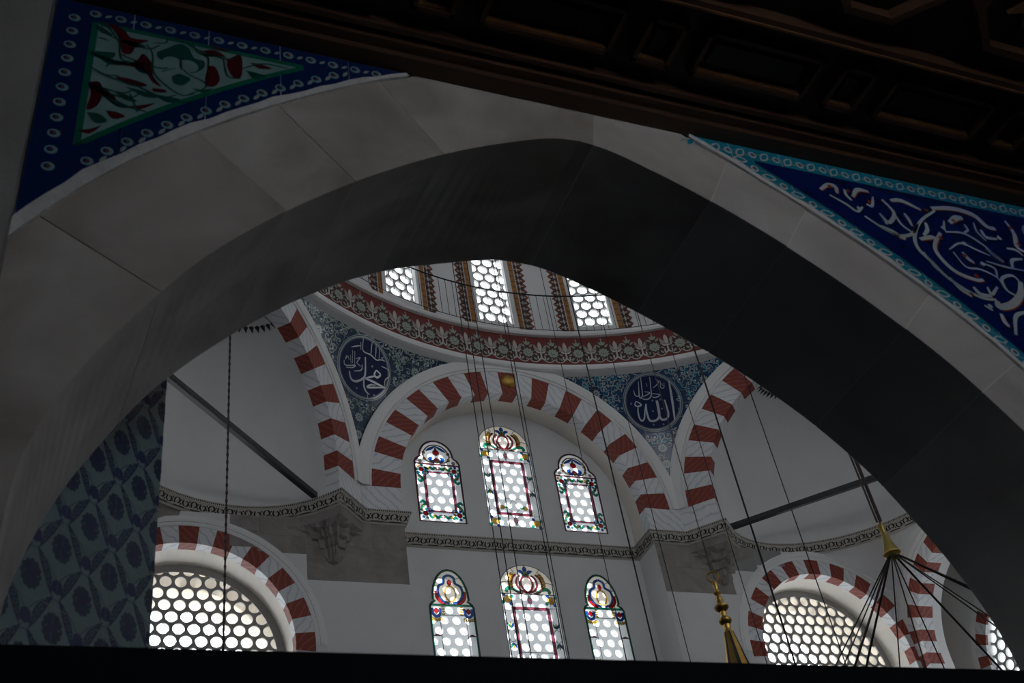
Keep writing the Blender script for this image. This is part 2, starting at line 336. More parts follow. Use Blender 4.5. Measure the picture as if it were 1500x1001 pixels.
def panes(parent, cells, rh, f, d, keep=None, ky=1.0, gm='pane'):
    me = None
    for cu, cv in cells:
        if keep and not keep(cu, cv): continue
        c = Vector(f(cu, cv, d))
        if me is None:
            vs = [Vector(f(cu+rh*1.02*math.cos(2*PI*k/12), cv+rh*1.02*math.sin(2*PI*k/12)*ky, d))-c for k in range(12)]
            me = bpy.data.meshes.new('pane'); me.from_pydata([tuple(v) for v in vs], [], [tuple(range(12))]); me.materials.append(M[gm])
        o = bpy.data.objects.new('pane', me); put(o, parent); o.location = c
def pane_stuff(name, cells, rh, f, d, parent, gm='pane'):
    vs = []; fs = []
    for cu, cv in cells:
        b = len(vs); vs += [f(cu+rh*math.cos(2*PI*k/10), cv+rh*math.sin(2*PI*k/10), d) for k in range(10)]; fs.append(tuple(range(b, b+10)))
    return mk(name, vs, fs, M[gm], parent, kind='stuff')

# ================================================================== front wall
LW = dict(c=-5.98, z=9.40, ri=1.66, re=1.965); RW = dict(c=5.84, z=9.52, ri=1.66, re=1.965)
def arch_loop(c, z, r, zb, n=28): return [(c-r, zb), (c+r, zb)]+arc(c, z, r, 0, 180, n)
ZSILL = 8.2
slab('wall_front', [[(-A-0.7, 0), (-RI, 0), (-RI, 11.635), (-A-0.7, 11.635)], arch_loop(LW['c'], LW['z'], LW['ri'], ZSILL)], xz(A), 0, YT-A+0.03, M['plaster'], label='white plastered wall left of the stained glass bay', cat='wall', **ST)
slab('wall_front_bay', [[(RI, 0), (A+0.02, 0), (A+0.02, 11.635), (RI, 11.635)], arch_loop(RW['c'], RW['z'], RW['ri'], ZSILL)], xz(A), 0, YT-A+0.03, M['plaster'], label='white plastered wall right of the stained glass bay', cat='wall', **ST)
# stained glass outlines ------------------------------------------------
def out_side(cx, zb, w2=0.44, hs=1.36, ht=1.79):
    return [(cx-w2, zb), (cx+w2, zb), (cx+w2, zb+hs-0.06), (cx+w2-0.035, zb+hs+0.0), (cx+w2-0.10, zb+hs+0.05)]+arc(cx, zb+hs+0.07, w2-0.115, 8, 172, 14)[0:0]+[(cx+0.325*math.cos(t), zb+hs+0.08+(ht-hs-0.08)*math.sin(t)) for t in [PI*k/14 for k in range(15)]]+[(cx-w2+0.10, zb+hs+0.05), (cx-w2+0.035, zb+hs+0.0), (cx-w2, zb+hs-0.06)]
def out_mid(zb, w2=0.53, hs=1.82, ht=2.31):
    return [(-w2, zb), (w2, zb)]+[(w2*math.cos(PI*k/18), zb+hs+(ht-hs)*math.sin(PI*k/18)) for k in range(19)]
WINS = [('us', -1.435, 12.19, 'side'), ('um', 0.0, 12.19, 'mid'), ('us', 1.435, 12.19, 'side'), ('ls', -1.475, 9.34, 'low'), ('um', 0.0, 9.08, 'mid'), ('ls', 1.445, 9.40, 'low')]
def outline(k):
    _, cx, zb, t = WINS[k]
    return out_mid(zb) if t == 'mid' else out_side(cx, zb) if t == 'side' else out_side(cx, zb, 0.395, 1.22, 1.87)
ty_outer = [(-RI-0.02, 0), (RI+0.02, 0)]+arc(0, ZA, RI+0.02, 0, 180, 40)
slab('wall_tympanum', [ty_outer]+[outline(k) for k in range(6)], xz(YT), 0, 0.30, M['plaster'], label='recessed white lunette wall holding six stained glass windows', cat='wall', **ST)
# outer shell of the wall with the outer window openings
slab('wall_outer', [rect(-9.6, 9.4, 0, 16.3), arch_loop(LW['c'], LW['z'], 1.70, ZSILL), arch_loop(RW['c'], RW['z'], 1.70, ZSILL)]+[[(-2.4, 8.4), (2.4, 8.4), (2.4, 15.2), (-2.4, 15.2)]], xz(8.62), 0, 0.45, M['cream'], label='thick outer masonry with deep cream window reveals', cat='wall', **ST)
# window bay backs: outer bullseye grilles behind the stained glass
def stained(k, no):
    _, cx, zb, t = WINS[k]; ol = outline(k); D = Deco(); f = plane_map((cx, YT, zb), (1, 0, 0), (0, -1, 0))
    lo = [(p[0]-cx, p[1]-zb) for p in ol]
    side = 'plum' if t == 'side' else 'green'
    big = Deco()
    def lead(pts, wd=0.012, close=False, sm=1, lay=3): D.stroke(pts, wd, 'came', lay, 0, sm, close)
    def col(pts, wd, c, taper=0.0, sm=5, lay=2, close=False): D.stroke(pts, wd*1.3, 'g_'+c, lay, taper, sm, close)
    def blob(c, r, m, ry=None):
        r *= 1.2; ry = ry*1.2 if ry else None; D.disc(c, r, 'g_'+m, 2, 10, ry); D.ring(c, r, 0.008, 'came', 3, 10, ry)
    if t == 'mid':
        H = 2.31; x1, v0, v1, vt = 0.33, 0.28, 1.45, 1.73
        pcs = [rect(-x1, x1, v0, 0.62), rect(-x1, x1, 0.62, v1), rect(-0.53, -x1, 0, vt), rect(x1, 0.53, 0, vt), rect(-x1, x1, 0, v0), rect(-x1, x1, v1, vt)]
        crown = [(-0.53, vt), (0.53, vt)]+[p for p in lo if p[1] > vt]
        for sx in (-1, 1):
            col([(sx*x1, v0-0.02), (sx*x1, v1+0.02)], 0.05, 'plum', sm=1); 
            for e in (-0.027, 0.027): lead([(sx*x1+e, v0), (sx*x1+e, v1)], 0.008)
            for cv in (0.10, 1.62):
                blob((sx*0.42, cv), 0.062, 'yellow'); [D.leaf((sx*0.42+0.066*math.cos(0.6+PI/2*q), cv+0.066*math.sin(0.6+PI/2*q)), (sx*0.42+0.15*math.cos(0.6+PI/2*q), cv+0.15*math.sin(0.6+PI/2*q)), 0.07, 'g_blue' if q % 2 else 'g_green', 1) for q in range(4)]
                lead([(sx*0.53, cv-0.16*(1 if cv > 1 else -1)), (sx*0.34, cv-0.16*(1 if cv > 1 else -1))], 0.01)
            D.ring((sx*0.43, 0.93), 0.075, 0.012, 'came', 3, 14, 0.12)
            for dv, sg in ((0.17, 1), (-0.17, -1)):
                D.leaf((sx*0.43, 0.93+dv-sg*0.04), (sx*0.43-0.06, 0.93+dv+sg*0.07), 0.045, 'g_green', 2); D.leaf((sx*0.43, 0.93+dv-sg*0.04), (sx*0.43+0.06, 0.93+dv+sg*0.07), 0.045, 'g_blue', 2)
                D.leaf((sx*0.43, 0.93+dv-sg*0.05), (sx*0.43, 0.93+dv+sg*0.09), 0.035, 'g_yellow', 2); lead([(sx*0.43-0.07, 0.93+dv), (sx*0.43+0.07, 0.93+dv)], 0.01)
            blob((sx*0.235, 0.42), 0.04, 'yellow'); col([(sx*0.2, 0.42), (sx*0.13, 0.42)], 0.03, 'green', sm=1)
            # lotus crown
            col([(sx*0.02, vt+0.03), (sx*0.14, vt+0.08), (sx*0.20, vt+0.20), (sx*0.16, vt+0.33), (sx*0.10, vt+0.37)], 0.035, 'plum')
            col([(sx*0.10, vt+0.01), (sx*0.22, vt+0.04), (sx*0.29, vt+0.15), (sx*0.27, vt+0.30), (sx*0.19, vt+0.40)], 0.03, 'plum')
            col([(sx*0.29, vt+0.12), (sx*0.325, vt+0.20), (sx*0.30, vt+0.33), (sx*0.24, vt+0.41)], 0.07, 'yellow')
            for q in range(7): lead([(sx*(0.285-0.018*max(q-3, 0)), vt+0.15+0.037*q), (sx*(0.36-0.02*max(q-3, 0)), vt+0.17+0.037*q)], 0.012)
            col([(sx*0.15, vt+0.03), (sx*0.27, vt+0.09), (sx*0.37, vt+0.11), (sx*0.42, vt+0.06), (sx*0.39, vt+0.02)], 0.055, 'green', 0.5)
            lead([(sx*0.22, vt+0.42), (sx*0.29, vt+0.52)]); lead([(sx*0.36, vt+0.24), (sx*0.50, vt+0.22)])
            D.leaf((sx*0.02, vt+0.40), (sx*0.15, vt+0.47), 0.07, 'g_blue', 2, 0.1*sx)
        col([(0, vt+0.02), (0.09, vt+0.12), (0.115, vt+0.22), (0.07, vt+0.33), (0, vt+0.36), (-0.07, vt+0.33), (-0.115, vt+0.22), (-0.09, vt+0.12), (0, vt+0.02)], 0.035, 'plum')
        D.leaf((0, vt+0.42), (0, vt+0.57), 0.09, 'g_blue', 2); blob((0, vt+0.42), 0.03, 'yellow'); col([(-0.07, vt+0.385), (0, vt+0.40), (0.07, vt+0.385)], 0.04, 'green')
        for v in (v0, v1):
            col([(-x1, v), (x1, v)], 0.05, 'plum', sm=1); lead([(-x1, v-0.027), (x1, v-0.027)], 0.008); lead([(-x1, v+0.027), (x1, v+0.027)], 0.008)
        for v in (0.14, 1.60): blob((0, v), 0.035, 'pink', 0.06); D.leaf((0, v-0.05), (0, v-0.13), 0.03, 'g_green', 2); D.leaf((0, v+0.05), (0, v+0.12), 0.03, 'g_green', 2)
        lead([(-0.13, 0.42), (0, 0.60), (0.13, 0.42), (0, 0.27)], 0.016, True); lead([(-x1, 0.62), (x1, 0.62)]); lead([(-0.53, vt), (0.53, vt)], 0.018)
        for q in range(1, 6): lead([(-0.36+0.12*q*0, 0), (-0.36, 0)], 0.01)
        edge = ('g_clear', 0.01)
    elif t == 'side':
        x1, v0, v1, vt = 0.27, 0.22, 1.07, 1.25
        pcs = [rect(-x1, x1, v0, v1), rect(-0.44, -x1, 0, vt), rect(x1, 0.44, 0, vt), rect(-x1, x1, 0, v0), rect(-x1, x1, v1, vt)]
        crown = [(-0.44, vt), (0.44, vt)]+[p for p in lo if p[1] > vt]
        col([(-x1, v0), (x1, v0), (x1, v1), (-x1, v1)], 0.05, 'plum', sm=1, close=True); [lead([(-x1-e, v0-e), (x1+e, v0-e), (x1+e, v1+e), (-x1-e, v1+e)], 0.012, True) for e in (-0.025, 0.025)]
        for sx in (-1, 1):
            for cv, sg in ((v1+0.05, 1), (v0-0.06, -1)):
                c = (sx*0.325, cv); D.disc(c, 0.052, 'g_red', 2, 8); D.ring(c, 0.052, 0.01, 'came', 3, 8); D.ring((sx*0.25, cv-sg*0.055), 0.055, 0.02, 'g_blue', 2)
                for q in range(7):
                    a = q*0.9+0.4*sx; p = (c[0]+0.105*math.cos(a), c[1]+0.095*math.sin(a)*1.1); D.leaf((c[0]+0.058*math.cos(a), c[1]+0.058*math.sin(a)), (c[0]+0.125*math.cos(a), c[1]+0.125*math.sin(a)), 0.06, ['g_green', 'g_blue', 'g_green', 'g_yellow'][q % 4], 2)
                col([(sx*0.41, cv-sg*0.05), (sx*0.37, cv-sg*0.15), (sx*0.31, cv-sg*0.21), (sx*0.37, cv-sg*0.27), (sx*0.41, cv-sg*0.22)], 0.045, 'green', 0.3)
                blob((sx*0.36, cv-sg*0.155), 0.024, 'yellow')
            for v in (0.10, 1.16):
                for q in range(4): D.leaf((sx*(0.03+0.055*q), v+0.05*(-1)**q), (sx*(0.09+0.055*q), v-0.04*(-1)**q), 0.06, ['g_green', 'g_green', 'g_yellow', 'g_green'][q], 2); lead([(sx*(0.03+0.055*q), v+0.05*(-1)**q), (sx*(0.09+0.055*q), v-0.04*(-1)**q)], 0.007)
            # crown vines
            col([(0, vt+0.45), (sx*0.12, vt+0.42), (sx*0.22, vt+0.32), (sx*0.26, vt+0.2), (sx*0.20, vt+0.08), (sx*0.05, vt+0.03)], 0.022, 'brown'); col([(0, vt+0.42), (sx*0.10, vt+0.36), (sx*0.2, vt+0.30)], 0.045, 'blue', 0.6)
            col([(sx*0.05, vt+0.04), (sx*0.13, vt+0.12), (sx*0.08, vt+0.16)], 0.055, 'blue', 0.4); blob((sx*0.24, vt+0.26), 0.028, 'yellow'); blob((sx*0.24, vt+0.12), 0.026, 'yellow'); blob((sx*0.33, vt+0.06), 0.03, 'cream')
            lead([(sx*0.24, vt+0.22), (sx*0.36, vt+0.14), (sx*0.40, vt+0.05)], 0.01, sm=4)
        blob((0, vt+0.27), 0.055, 'red'); D.leaf((0, vt+0.3), (0, vt+0.40), 0.05, 'g_brown', 2); D.leaf((0.0, vt+0.02), (0.0, vt+0.16), 0.13, 'g_plum', 2); blob((0, vt+0.06), 0.028, 'yellow')
        for v in (0.11, 1.16): D.flower((0, v), 0.05, 4, 'g_pink', 3, None, 0.8, PI/4)
        col([(-0.44, vt), (0.44, vt)], 0.03, 'plum', sm=1); lead([(-0.44, vt), (0.44, vt)], 0.012)
        edge = ('g_plum', 0.04)
    else:
        x1, v0, v1, vt = 0.235, 0.30, 1.00, 1.19
        pcs = [rect(-x1, x1, 0, v1), rect(-0.395, -x1, 0, 0.62), rect(-0.395, -x1, 0.62, vt), rect(x1, 0.395, 0, 0.62), rect(x1, 0.395, 0.62, vt), rect(-x1, x1, v1, vt)]
        crown = [(-0.395, vt), (0.395, vt)]+[p for p in lo if p[1] > vt]
        for sx in (-1, 1):
            lead([(sx*x1, 0), (sx*x1, v1)]); lead([(sx*x1, 0.62), (sx*0.395, 0.62)]); col([(sx*0.26, 0.62), (sx*0.31, 0.635), (sx*0.37, 0.62)], 0.03, 'plum', 0.5)
            c = (sx*0.29, 1.08); D.leaf((c[0]+0.0, c[1]-0.06), (c[0], c[1]+0.06), 0.10, 'g_red', 3); col([(c[0]-0.07, c[1]+0.05), (c[0]-0.06, c[1]-0.06), (c[0], c[1]-0.11), (c[0]+0.06, c[1]-0.06), (c[0]+0.07, c[1]+0.05)], 0.04, 'blue')
            for q in range(5): D.disc((c[0]-0.08+0.04*q, c[1]-0.155-0.01*(2-abs(q-2))), 0.022, 'g_yellow', 2, 8, 0.035); D.ring((c[0]-0.08+0.04*q, c[1]-0.155), 0.022, 0.007, 'came', 3, 8, 0.035)
            for q in range(4): D.disc((sx*0.165, vt-0.03-0.045*q), 0.035, 'g_yellow', 2, 8, 0.02)
            for q in range(6): a = q/5*PI; D.leaf((sx*0.31, 0.09), (sx*0.31+0.11*math.cos(a), 0.12+0.12*math.sin(a)), 0.04, 'g_yellow', 2)
            D.disc((sx*0.31, 0.10), 0.06, 'g_blue', 3); 
            col([(0, vt+0.58), (sx*0.09, vt+0.53), (sx*0.11, vt+0.42), (sx*0.20, vt+0.36), (sx*0.225, vt+0.22), (sx*0.15, vt+0.08), (sx*0.03, vt+0.04)], 0.038, 'blue'); lead([(0, vt+0.56), (sx*0.075, vt+0.51), (sx*0.09, vt+0.41), (sx*0.18, vt+0.35), (sx*0.205, vt+0.22), (sx*0.14, vt+0.09), (sx*0.03, vt+0.06)], 0.008, sm=5)
            col([(sx*0.27, vt+0.27), (sx*0.25, vt+0.14), (sx*0.17, vt+0.05), (sx*0.10, vt+0.03)], 0.05, 'red', 0.4)
            lead([(sx*0.11, vt+0.5), (sx*0.23, vt+0.55)]); lead([(sx*0.21, vt+0.37), (sx*0.32, vt+0.36)])
        D.ring((0, vt+0.22), 0.10, 0.03, 'g_yellow', 2, 16, 0.15); D.ring((0, vt+0.22), 0.085, 0.007, 'came', 3, 16, 0.13); D.leaf((0, vt+0.36), (0, vt+0.50), 0.09, 'g_red', 2)
        col([(-0.395, vt), (0.395, vt)], 0.035, 'green', sm=1); lead([(-x1, v1), (x1, v1)])
        edge = ('g_green', 0.045)
    # the frame bars are the window itself; every pane of clear glass is a piece of its own
    root = Deco(); root.stroke(lo, edge[1] if edge[0] != 'g_clear' else 0.012, 'came' if edge[0] == 'g_clear' else edge[0], 1, 0, 1, True); root.stroke(lo, 0.012, 'came', 2, 0, 1, True)
    w_ = root.build('window_%d' % no, f, None, **ST)
    w_['label'] = ['plum-bordered stained glass window in the lunette, on the green-tiled roundel side', 'tall round-headed stained glass window with a lotus crown in the lunette', 'plum-bordered stained glass window in the lunette, on the blue-tiled roundel side', 'green-edged stained glass window below the cornice, on the green-tiled roundel side', 'round-headed lotus-crowned stained glass window below the cornice', 'green-edged stained glass window below the cornice, on the blue-tiled roundel side'][k]
    w_['category'] = 'window'
    w_['group'] = 'stained glass windows of the bay'
    for p in pcs:
        P = Deco(); P.poly(p, 'g_clear'); P.build('pane', f, w_)
    P = Deco(); P.poly(crown, 'g_cream' if t != 'side' else 'g_clear'); P.build('pane', f, w_)
    area = lambda v: (max(q[0] for q in v)-min(q[0] for q in v), max(q[1] for q in v)-min(q[1] for q in v))
    bars = [i for i in D.items if i[2] == 'came']; cols_ = [i for i in D.items if i[2] != 'came']
    b = Deco(); b.items = bars; b.build('lead_bars', f, w_)
    for i in [i for i in cols_ if max(area(i[0])) >= 0.11]: q = Deco(); q.items = [i]; q.build('coloured_glass', f, w_)
    b = Deco(); b.items = [i for i in cols_ if max(area(i[0])) < 0.11]; b.build('small_coloured_glass', f, w_, kind='stuff')
    # outer bullseye grille, set back behind the reveal
    us = [p[0] for p in ol]; vsz = [p[1] for p in ol]; s = 0.225
    cells = hexcells(min(us)-0.1, max(us)+0.1, min(vsz)-0.1, max(vsz)+0.2, s); g = lambda u, v, d: (u, YT+0.30+d, v)
    vs, fs = grille_data(cells, s, 0.078, g, 0.05); mk('outer_grille', vs, fs, M['outer'], w_)
    pane_stuff('outer_panes', cells, 0.08, g, 0.03, w_)
for k in range(6): stained(k, k+1)

# ------------------------------------------------------------------ arched windows with painted voussoirs
def voussoir_meshes(ri, re, half, depth, proud=0.004, gap=0.0025):
    n = 4; vs = []; fs = []; aa = [math.radians(90-half+2*half*k/n) for k in range(n+1)]
    g = [gap/ri if k == 0 else -gap/ri if k == n else 0 for k in range(n+1)]
    for a, e in zip(aa, g):
        for r, d in ((ri-0.003, -proud), (re, -proud), (re, 0.02), (ri-0.003, depth)): vs.append((r*math.cos(a+e), d, r*math.sin(a+e)))
    for k in range(n):
        for j in range(4): i2 = (j+1) % 4; fs.append((4*k+j, 4*k+i2, 4*k+4+i2, 4*k+4+j))
    fs += [(0, 1, 2, 3), (4*n, 4*n+1, 4*n+2, 4*n+3)]
    out = []
    for m in ('red', 'whitev'):
        me = bpy.data.meshes.new('voussoir'); me.from_pydata(vs, [], fs); me.materials.append(M[m]); out.append(me)
    return out
def frame_matrix(O, T, Nin):
    # local x along the wall, local -y out of the wall into the hall, z up
    T = Vector(T).normalized(); N_ = Vector(Nin).normalized()
    m = Matrix.Identity(4)
    for r in range(3): m[r][0] = T[r]; m[r][1] = -N_[r]; m[r][2] = (0, 0, 1)[r]; m[r][3] = O[r]
    return m
def painted_arch(name, O, T, Nin, ri, re, pitch, kmax, depth, prof, label, a0=0.0, a1=180.0, split=0.5):
    mw = frame_matrix(O, T, Nin)
    # moulded archivolt swept round the arch
    vs = []; fs = []; n = 48; m = len(prof)
    for k in range(n+1):
        a = math.radians(a0+(a1-a0)*k/n)
        for r, h in prof: vs.append(mw @ Vector((r*math.cos(a), -h, r*math.sin(a))))
    for k in range(n):
        for j in range(m-1): fs.append((k*m+j, k*m+j+1, (k+1)*m+j+1, (k+1)*m+j))
    root = mk(name, vs, fs, M['moulding'], None, label=label, cat='arch', **ST)
    meR = voussoir_meshes(ri, re, pitch*split/2, depth)[0]; meW = voussoir_meshes(ri, re, pitch*(1-split)/2, depth)[1]
    for k in range(-kmax, kmax+1):
        for me, off in ((meR, 0.0), (meW, 0.5)):
            ang = (k+off)*pitch
            if abs(ang) > 90+pitch*0.3 or (off and k == kmax): continue
            inst('voussoir', me, mw @ Matrix.Rotation(math.radians(ang), 4, 'Y'), root)
    return root
PROF = [(RE-0.005, 0.0), (RE-0.005, 0.02), (RE+0.03, 0.03), (RE+0.035, 0.022), (RE+0.05, 0.022), (RE+0.055, 0.045), (RM-0.05, 0.055), (RM-0.005, 0.05), (RM, 0.03), (RM, -0.05)]
WPROF = [(1.965, 0.0), (1.965, 0.012), (2.0, 0.018), (2.03, 0.018), (2.035, 0.03), (2.09, 0.034), (2.10, 0.026), (2.14, 0.026), (2.145, 0.0)]
def wide_window(no, W, Of, T, Nin, depth, back, label, alabel, tn, keepz=8.7):
    painted_arch('trim_%d' % tn, Of, T, Nin, W['ri'], W['re'], 17.64, 5, 0.20, WPROF, alabel, split=0.54)
    T = Vector(T); Ni = Vector(Nin); O = Vector(Of)-Ni*depth; f = lambda u, v, d: O+T*u+Vector((0, 0, v))-Ni*d
    s, rh = 0.232, 0.093; z0 = ZSILL-W['z']
    cells = [c for c in hexcells(-1.74, 1.75, z0-0.05, 1.75, s) if c[1] < 0 or math.hypot(*c) < 1.75]
    vs, fs = grille_data(cells, s, rh, f, 0.03)
    win = mk('window_%d' % no, vs, fs, M['grille'], None, label=label, cat='window', **ST)
    panes(win, cells, rh, f, 0.02, lambda u, v: (v < 0 and abs(u) < 1.6 or math.hypot(u, v) < 1.6) and v+W['z'] > keepz)
    fr = [(1.47+0.0, 0.0)]
    ring = arc(0, 0, 1.70, 0, 180, 36)+arc(0, 0, 1.53, 180, 0, 36)
    slab('frame', [[(1.70, z0), *ring[:37], (-1.70, z0), (-1.53, z0), *ring[37:], (1.53, z0)]], f, -0.025, 0.0, M['grille'], win)
    g = lambda u, v, d: O+T*u+Vector((0, 0, v))-Ni*(back+d)
    c2 = [(u+0.06, v+0.05) for u, v in cells]
    vs, fs = grille_data(c2, s, rh, g, 0.02); mk('outer_grille', vs, fs, M['outer'], win)
    pane_stuff('outer_panes', c2, rh, g, 0.015, win)
    a = arc(0, 0, W['ri']-0.002, 0, 180, 36); a = [(W['ri']-0.002, z0)]+a+[(-W['ri']+0.002, z0)]; n = len(a); vs = [f(p[0], p[1], 0.202-depth) for p in a]+[f(p[0], p[1], -0.03) for p in a]
    mk('warm_light_lining', vs, [(k, k+1, n+k+1, n+k) for k in range(n-1)], M['soffit'], win)  # added sheet; its warm colour paints the bounce light under the arch
    # deep cream reveal between the two grilles
    a = arch_loop(0, 0, 1.70, z0); vs = [f(p[0], p[1], 0.08) for p in a]+[g(p[0], p[1], 0.0) for p in a]; n = len(a)
    mk('reveal', vs, [(k, (k+1) % n, n+(k+1) % n, n+k) for k in range(n)], M['cream'], win)
wide_window(7, LW, (LW['c'], A, LW['z']), (1, 0, 0), (0, -1, 0), YT-A+0.04, 1.6, 'wide round-arched bullseye window beside the blue tiled pier', 'red and white painted arch around the bullseye window beside the blue tiled pier', 1)
wide_window(8, RW, (RW['c'], A, RW['z']), (1, 0, 0), (0, -1, 0), YT-A+0.04, 1.6, 'wide round-arched bullseye window beside the gilded hanging tassel', 'red and white painted arch around the bullseye window beside the gilded tassel', 2)
portal('sky_portal', (LW['c'], 9.98, 9.6), (PI/2, 0, 0), 3.5, 3.2); portal('sky_portal', (RW['c'], 9.98, 9.7), (PI/2, 0, 0), 3.5, 3.2)
# ------------------------------------------------------------------ east side wall, its open arch and the aisle window behind
EW = dict(c=5.72, z=9.42, ri=1.66, re=1.965)
slab('wall_right', [[(-10.4, 0), (EW['c']-EW['ri'], 0), (EW['c']-EW['ri'], EW['z'])]+arc(EW['c'], EW['z'], EW['ri'], 180, 0, 28)[1:-1]+[(EW['c']+EW['ri'], EW['z']), (EW['c']+EW['ri'], 0), (A+0.02, 0), (A+0.02, 11.635), (-10.4, 11.635)]], yz(A), 0, 0.55, M['plaster'], label='white side wall with an open painted arch', cat='wall', **ST)
painted_arch('trim_3', (A, EW['c'], EW['z']), (0, 1, 0), (-1, 0, 0), EW['ri'], EW['re'], 15.2, 6, 0.34, WPROF, 'red and white painted arch opening in the side wall behind the chandelier ropes', split=0.5)
AW = dict(c=5.95, z=9.05, ri=1.40, re=1.66)
slab('wall_aisle', [rect(-10.4, 9.2, 0, 16.3), arch_loop(AW['c'], AW['z'], AW['ri'], 7.6)], yz(9.0), 0, 0.4, M['plaster'], label='white outer aisle wall seen through the side arch', cat='wall', **ST)
WP2 = [(1.66, 0.0), (1.66, 0.012), (1.78, 0.02), (1.785, 0.0)]
painted_arch('trim_4', (9.0, AW['c'], AW['z']), (0, 1, 0), (-1, 0, 0), AW['ri'], AW['re'], 15.6, 6, 0.05, WP2, 'red and white painted arch around the far aisle window', split=0.5)
cells = [c for c in hexcells(AW['c']-1.5, AW['c']+1.5, 7.5, 10.6, 0.232)]; fA = lambda u, v, d: (9.12+d, u, v)
vs, fs = grille_data(cells, 0.232, 0.095, fA, 0.06); wa = mk('window_9', vs, fs, M['grille_pale'], None, label='bullseye window in the far aisle wall', cat='window', **ST)
panes(wa, cells, 0.095, fA, 0.04, lambda u, v: u > 6.3 and v > 8.6 and math.hypot(u-AW['c'], max(v-AW['z'], 0)) < 1.45, gm='dim_pane')
pane_stuff('far_panes', [c for c in cells if not (c[0] > 6.3 and c[1] > 8.6 and math.hypot(c[0]-AW['c'], max(c[1]-AW['z'], 0)) < 1.45)], 0.096, fA, 0.04, wa, 'dim_pane')

# ------------------------------------------------------------------ the three great arches
PH = 180/12.5
def great_arch(tn, O, T, Nin, depth, label, wlabel, wname):
    f = plane_map((O[0], O[1], 0), T, Nin)
    ang = math.acos(S2/RM); top = [(RM*math.cos(a), ZA+RM*math.sin(a)) for a in np.linspace(ang, PI-ang, 40)]
    loop = [(RI, ZC0), (S2+0.02, ZC0), (S2+0.02, ZA+RM*math.sin(ang))]+top+[(-S2-0.02, ZA+RM*math.sin(ang)), (-S2-0.02, ZC0), (-RI, ZC0)]+arc(0, ZA, RI, 180, 0, 48)
    wall = slab(wname, [loop], lambda u, v, d: f(u, v, -d), 0, depth, M['plaster'], label=wlabel, cat='wall', **ST)
    root = painted_arch('trim_%d' % tn, (O[0], O[1], ZA), T, Nin, RI, RE, PH, 6, 0.26, PROF, label)
    mw = frame_matrix((O[0], O[1], ZA), T, Nin)
    for sx in (-1, 1):
        x0, x1 = sorted((sx*RI-sx*0.003, sx*(S2-0.015))); vs, fs = box_data(x0, x1, -0.004, 0.26, -(ZA-ZC1), -0.003)
        mk('impost_block', [mw @ Vector(v) for v in vs], fs, M['whitev'], root)
    return root
fa = great_arch(5, (0, A), (1, 0, 0), (0, -1, 0), YT-A+0.02, 'red and white striped arch framing the stained glass lunette', 'white plaster face of the stained glass bay arch', 'wall_front_arch')
great_arch(6, (-DIAG, DIAG), (K, K, 0), (K, -K, 0), 0.30, 'red and white striped arch of the half dome beside the green-tiled roundel', 'white plaster face of the half dome arch beside the tiled pier', 'wall_left_arch')
great_arch(7, (DIAG, DIAG), (K, -K, 0), (-K, -K, 0), 0.30, 'red and white striped arch of the half dome behind the chandelier ropes', 'white plaster face of the half dome arch behind the chandelier ropes', 'wall_right_arch')
a = [(RI-0.002, ZC1)]+arc(0, ZA, RI-0.002, 0, 180, 60)+[(-RI+0.002, ZC1)]; n = len(a); vs = [(p[0], A+0.262, p[1]) for p in a]+[(p[0], YT+0.01, p[1]) for p in a]
mk('warm_light_lining', vs, [(k, k+1, n+k+1, n+k) for k in range(n-1)], M['soffit'], fa)  # added sheet painting the warm bounce glow behind the striped arch
# gilded boss on the keystone
boss = mk('gilded_boss', *(lambda d: (d[0], d[1]))(([(0, 0, 0)], [])) if False else lathe_data([(0.0, 0.09), (0.06, 0.085), (0.11, 0.06), (0.145, 0.025), (0.15, 0.0)], 24), M['gold'], None, smooth=True, label='round gilded boss on the keystone of the lunette arch', cat='boss')
boss.matrix_world = Matrix.Translation((0.02, A-0.004, 15.13)) @ Matrix.Rotation(PI/2, 4, 'X')

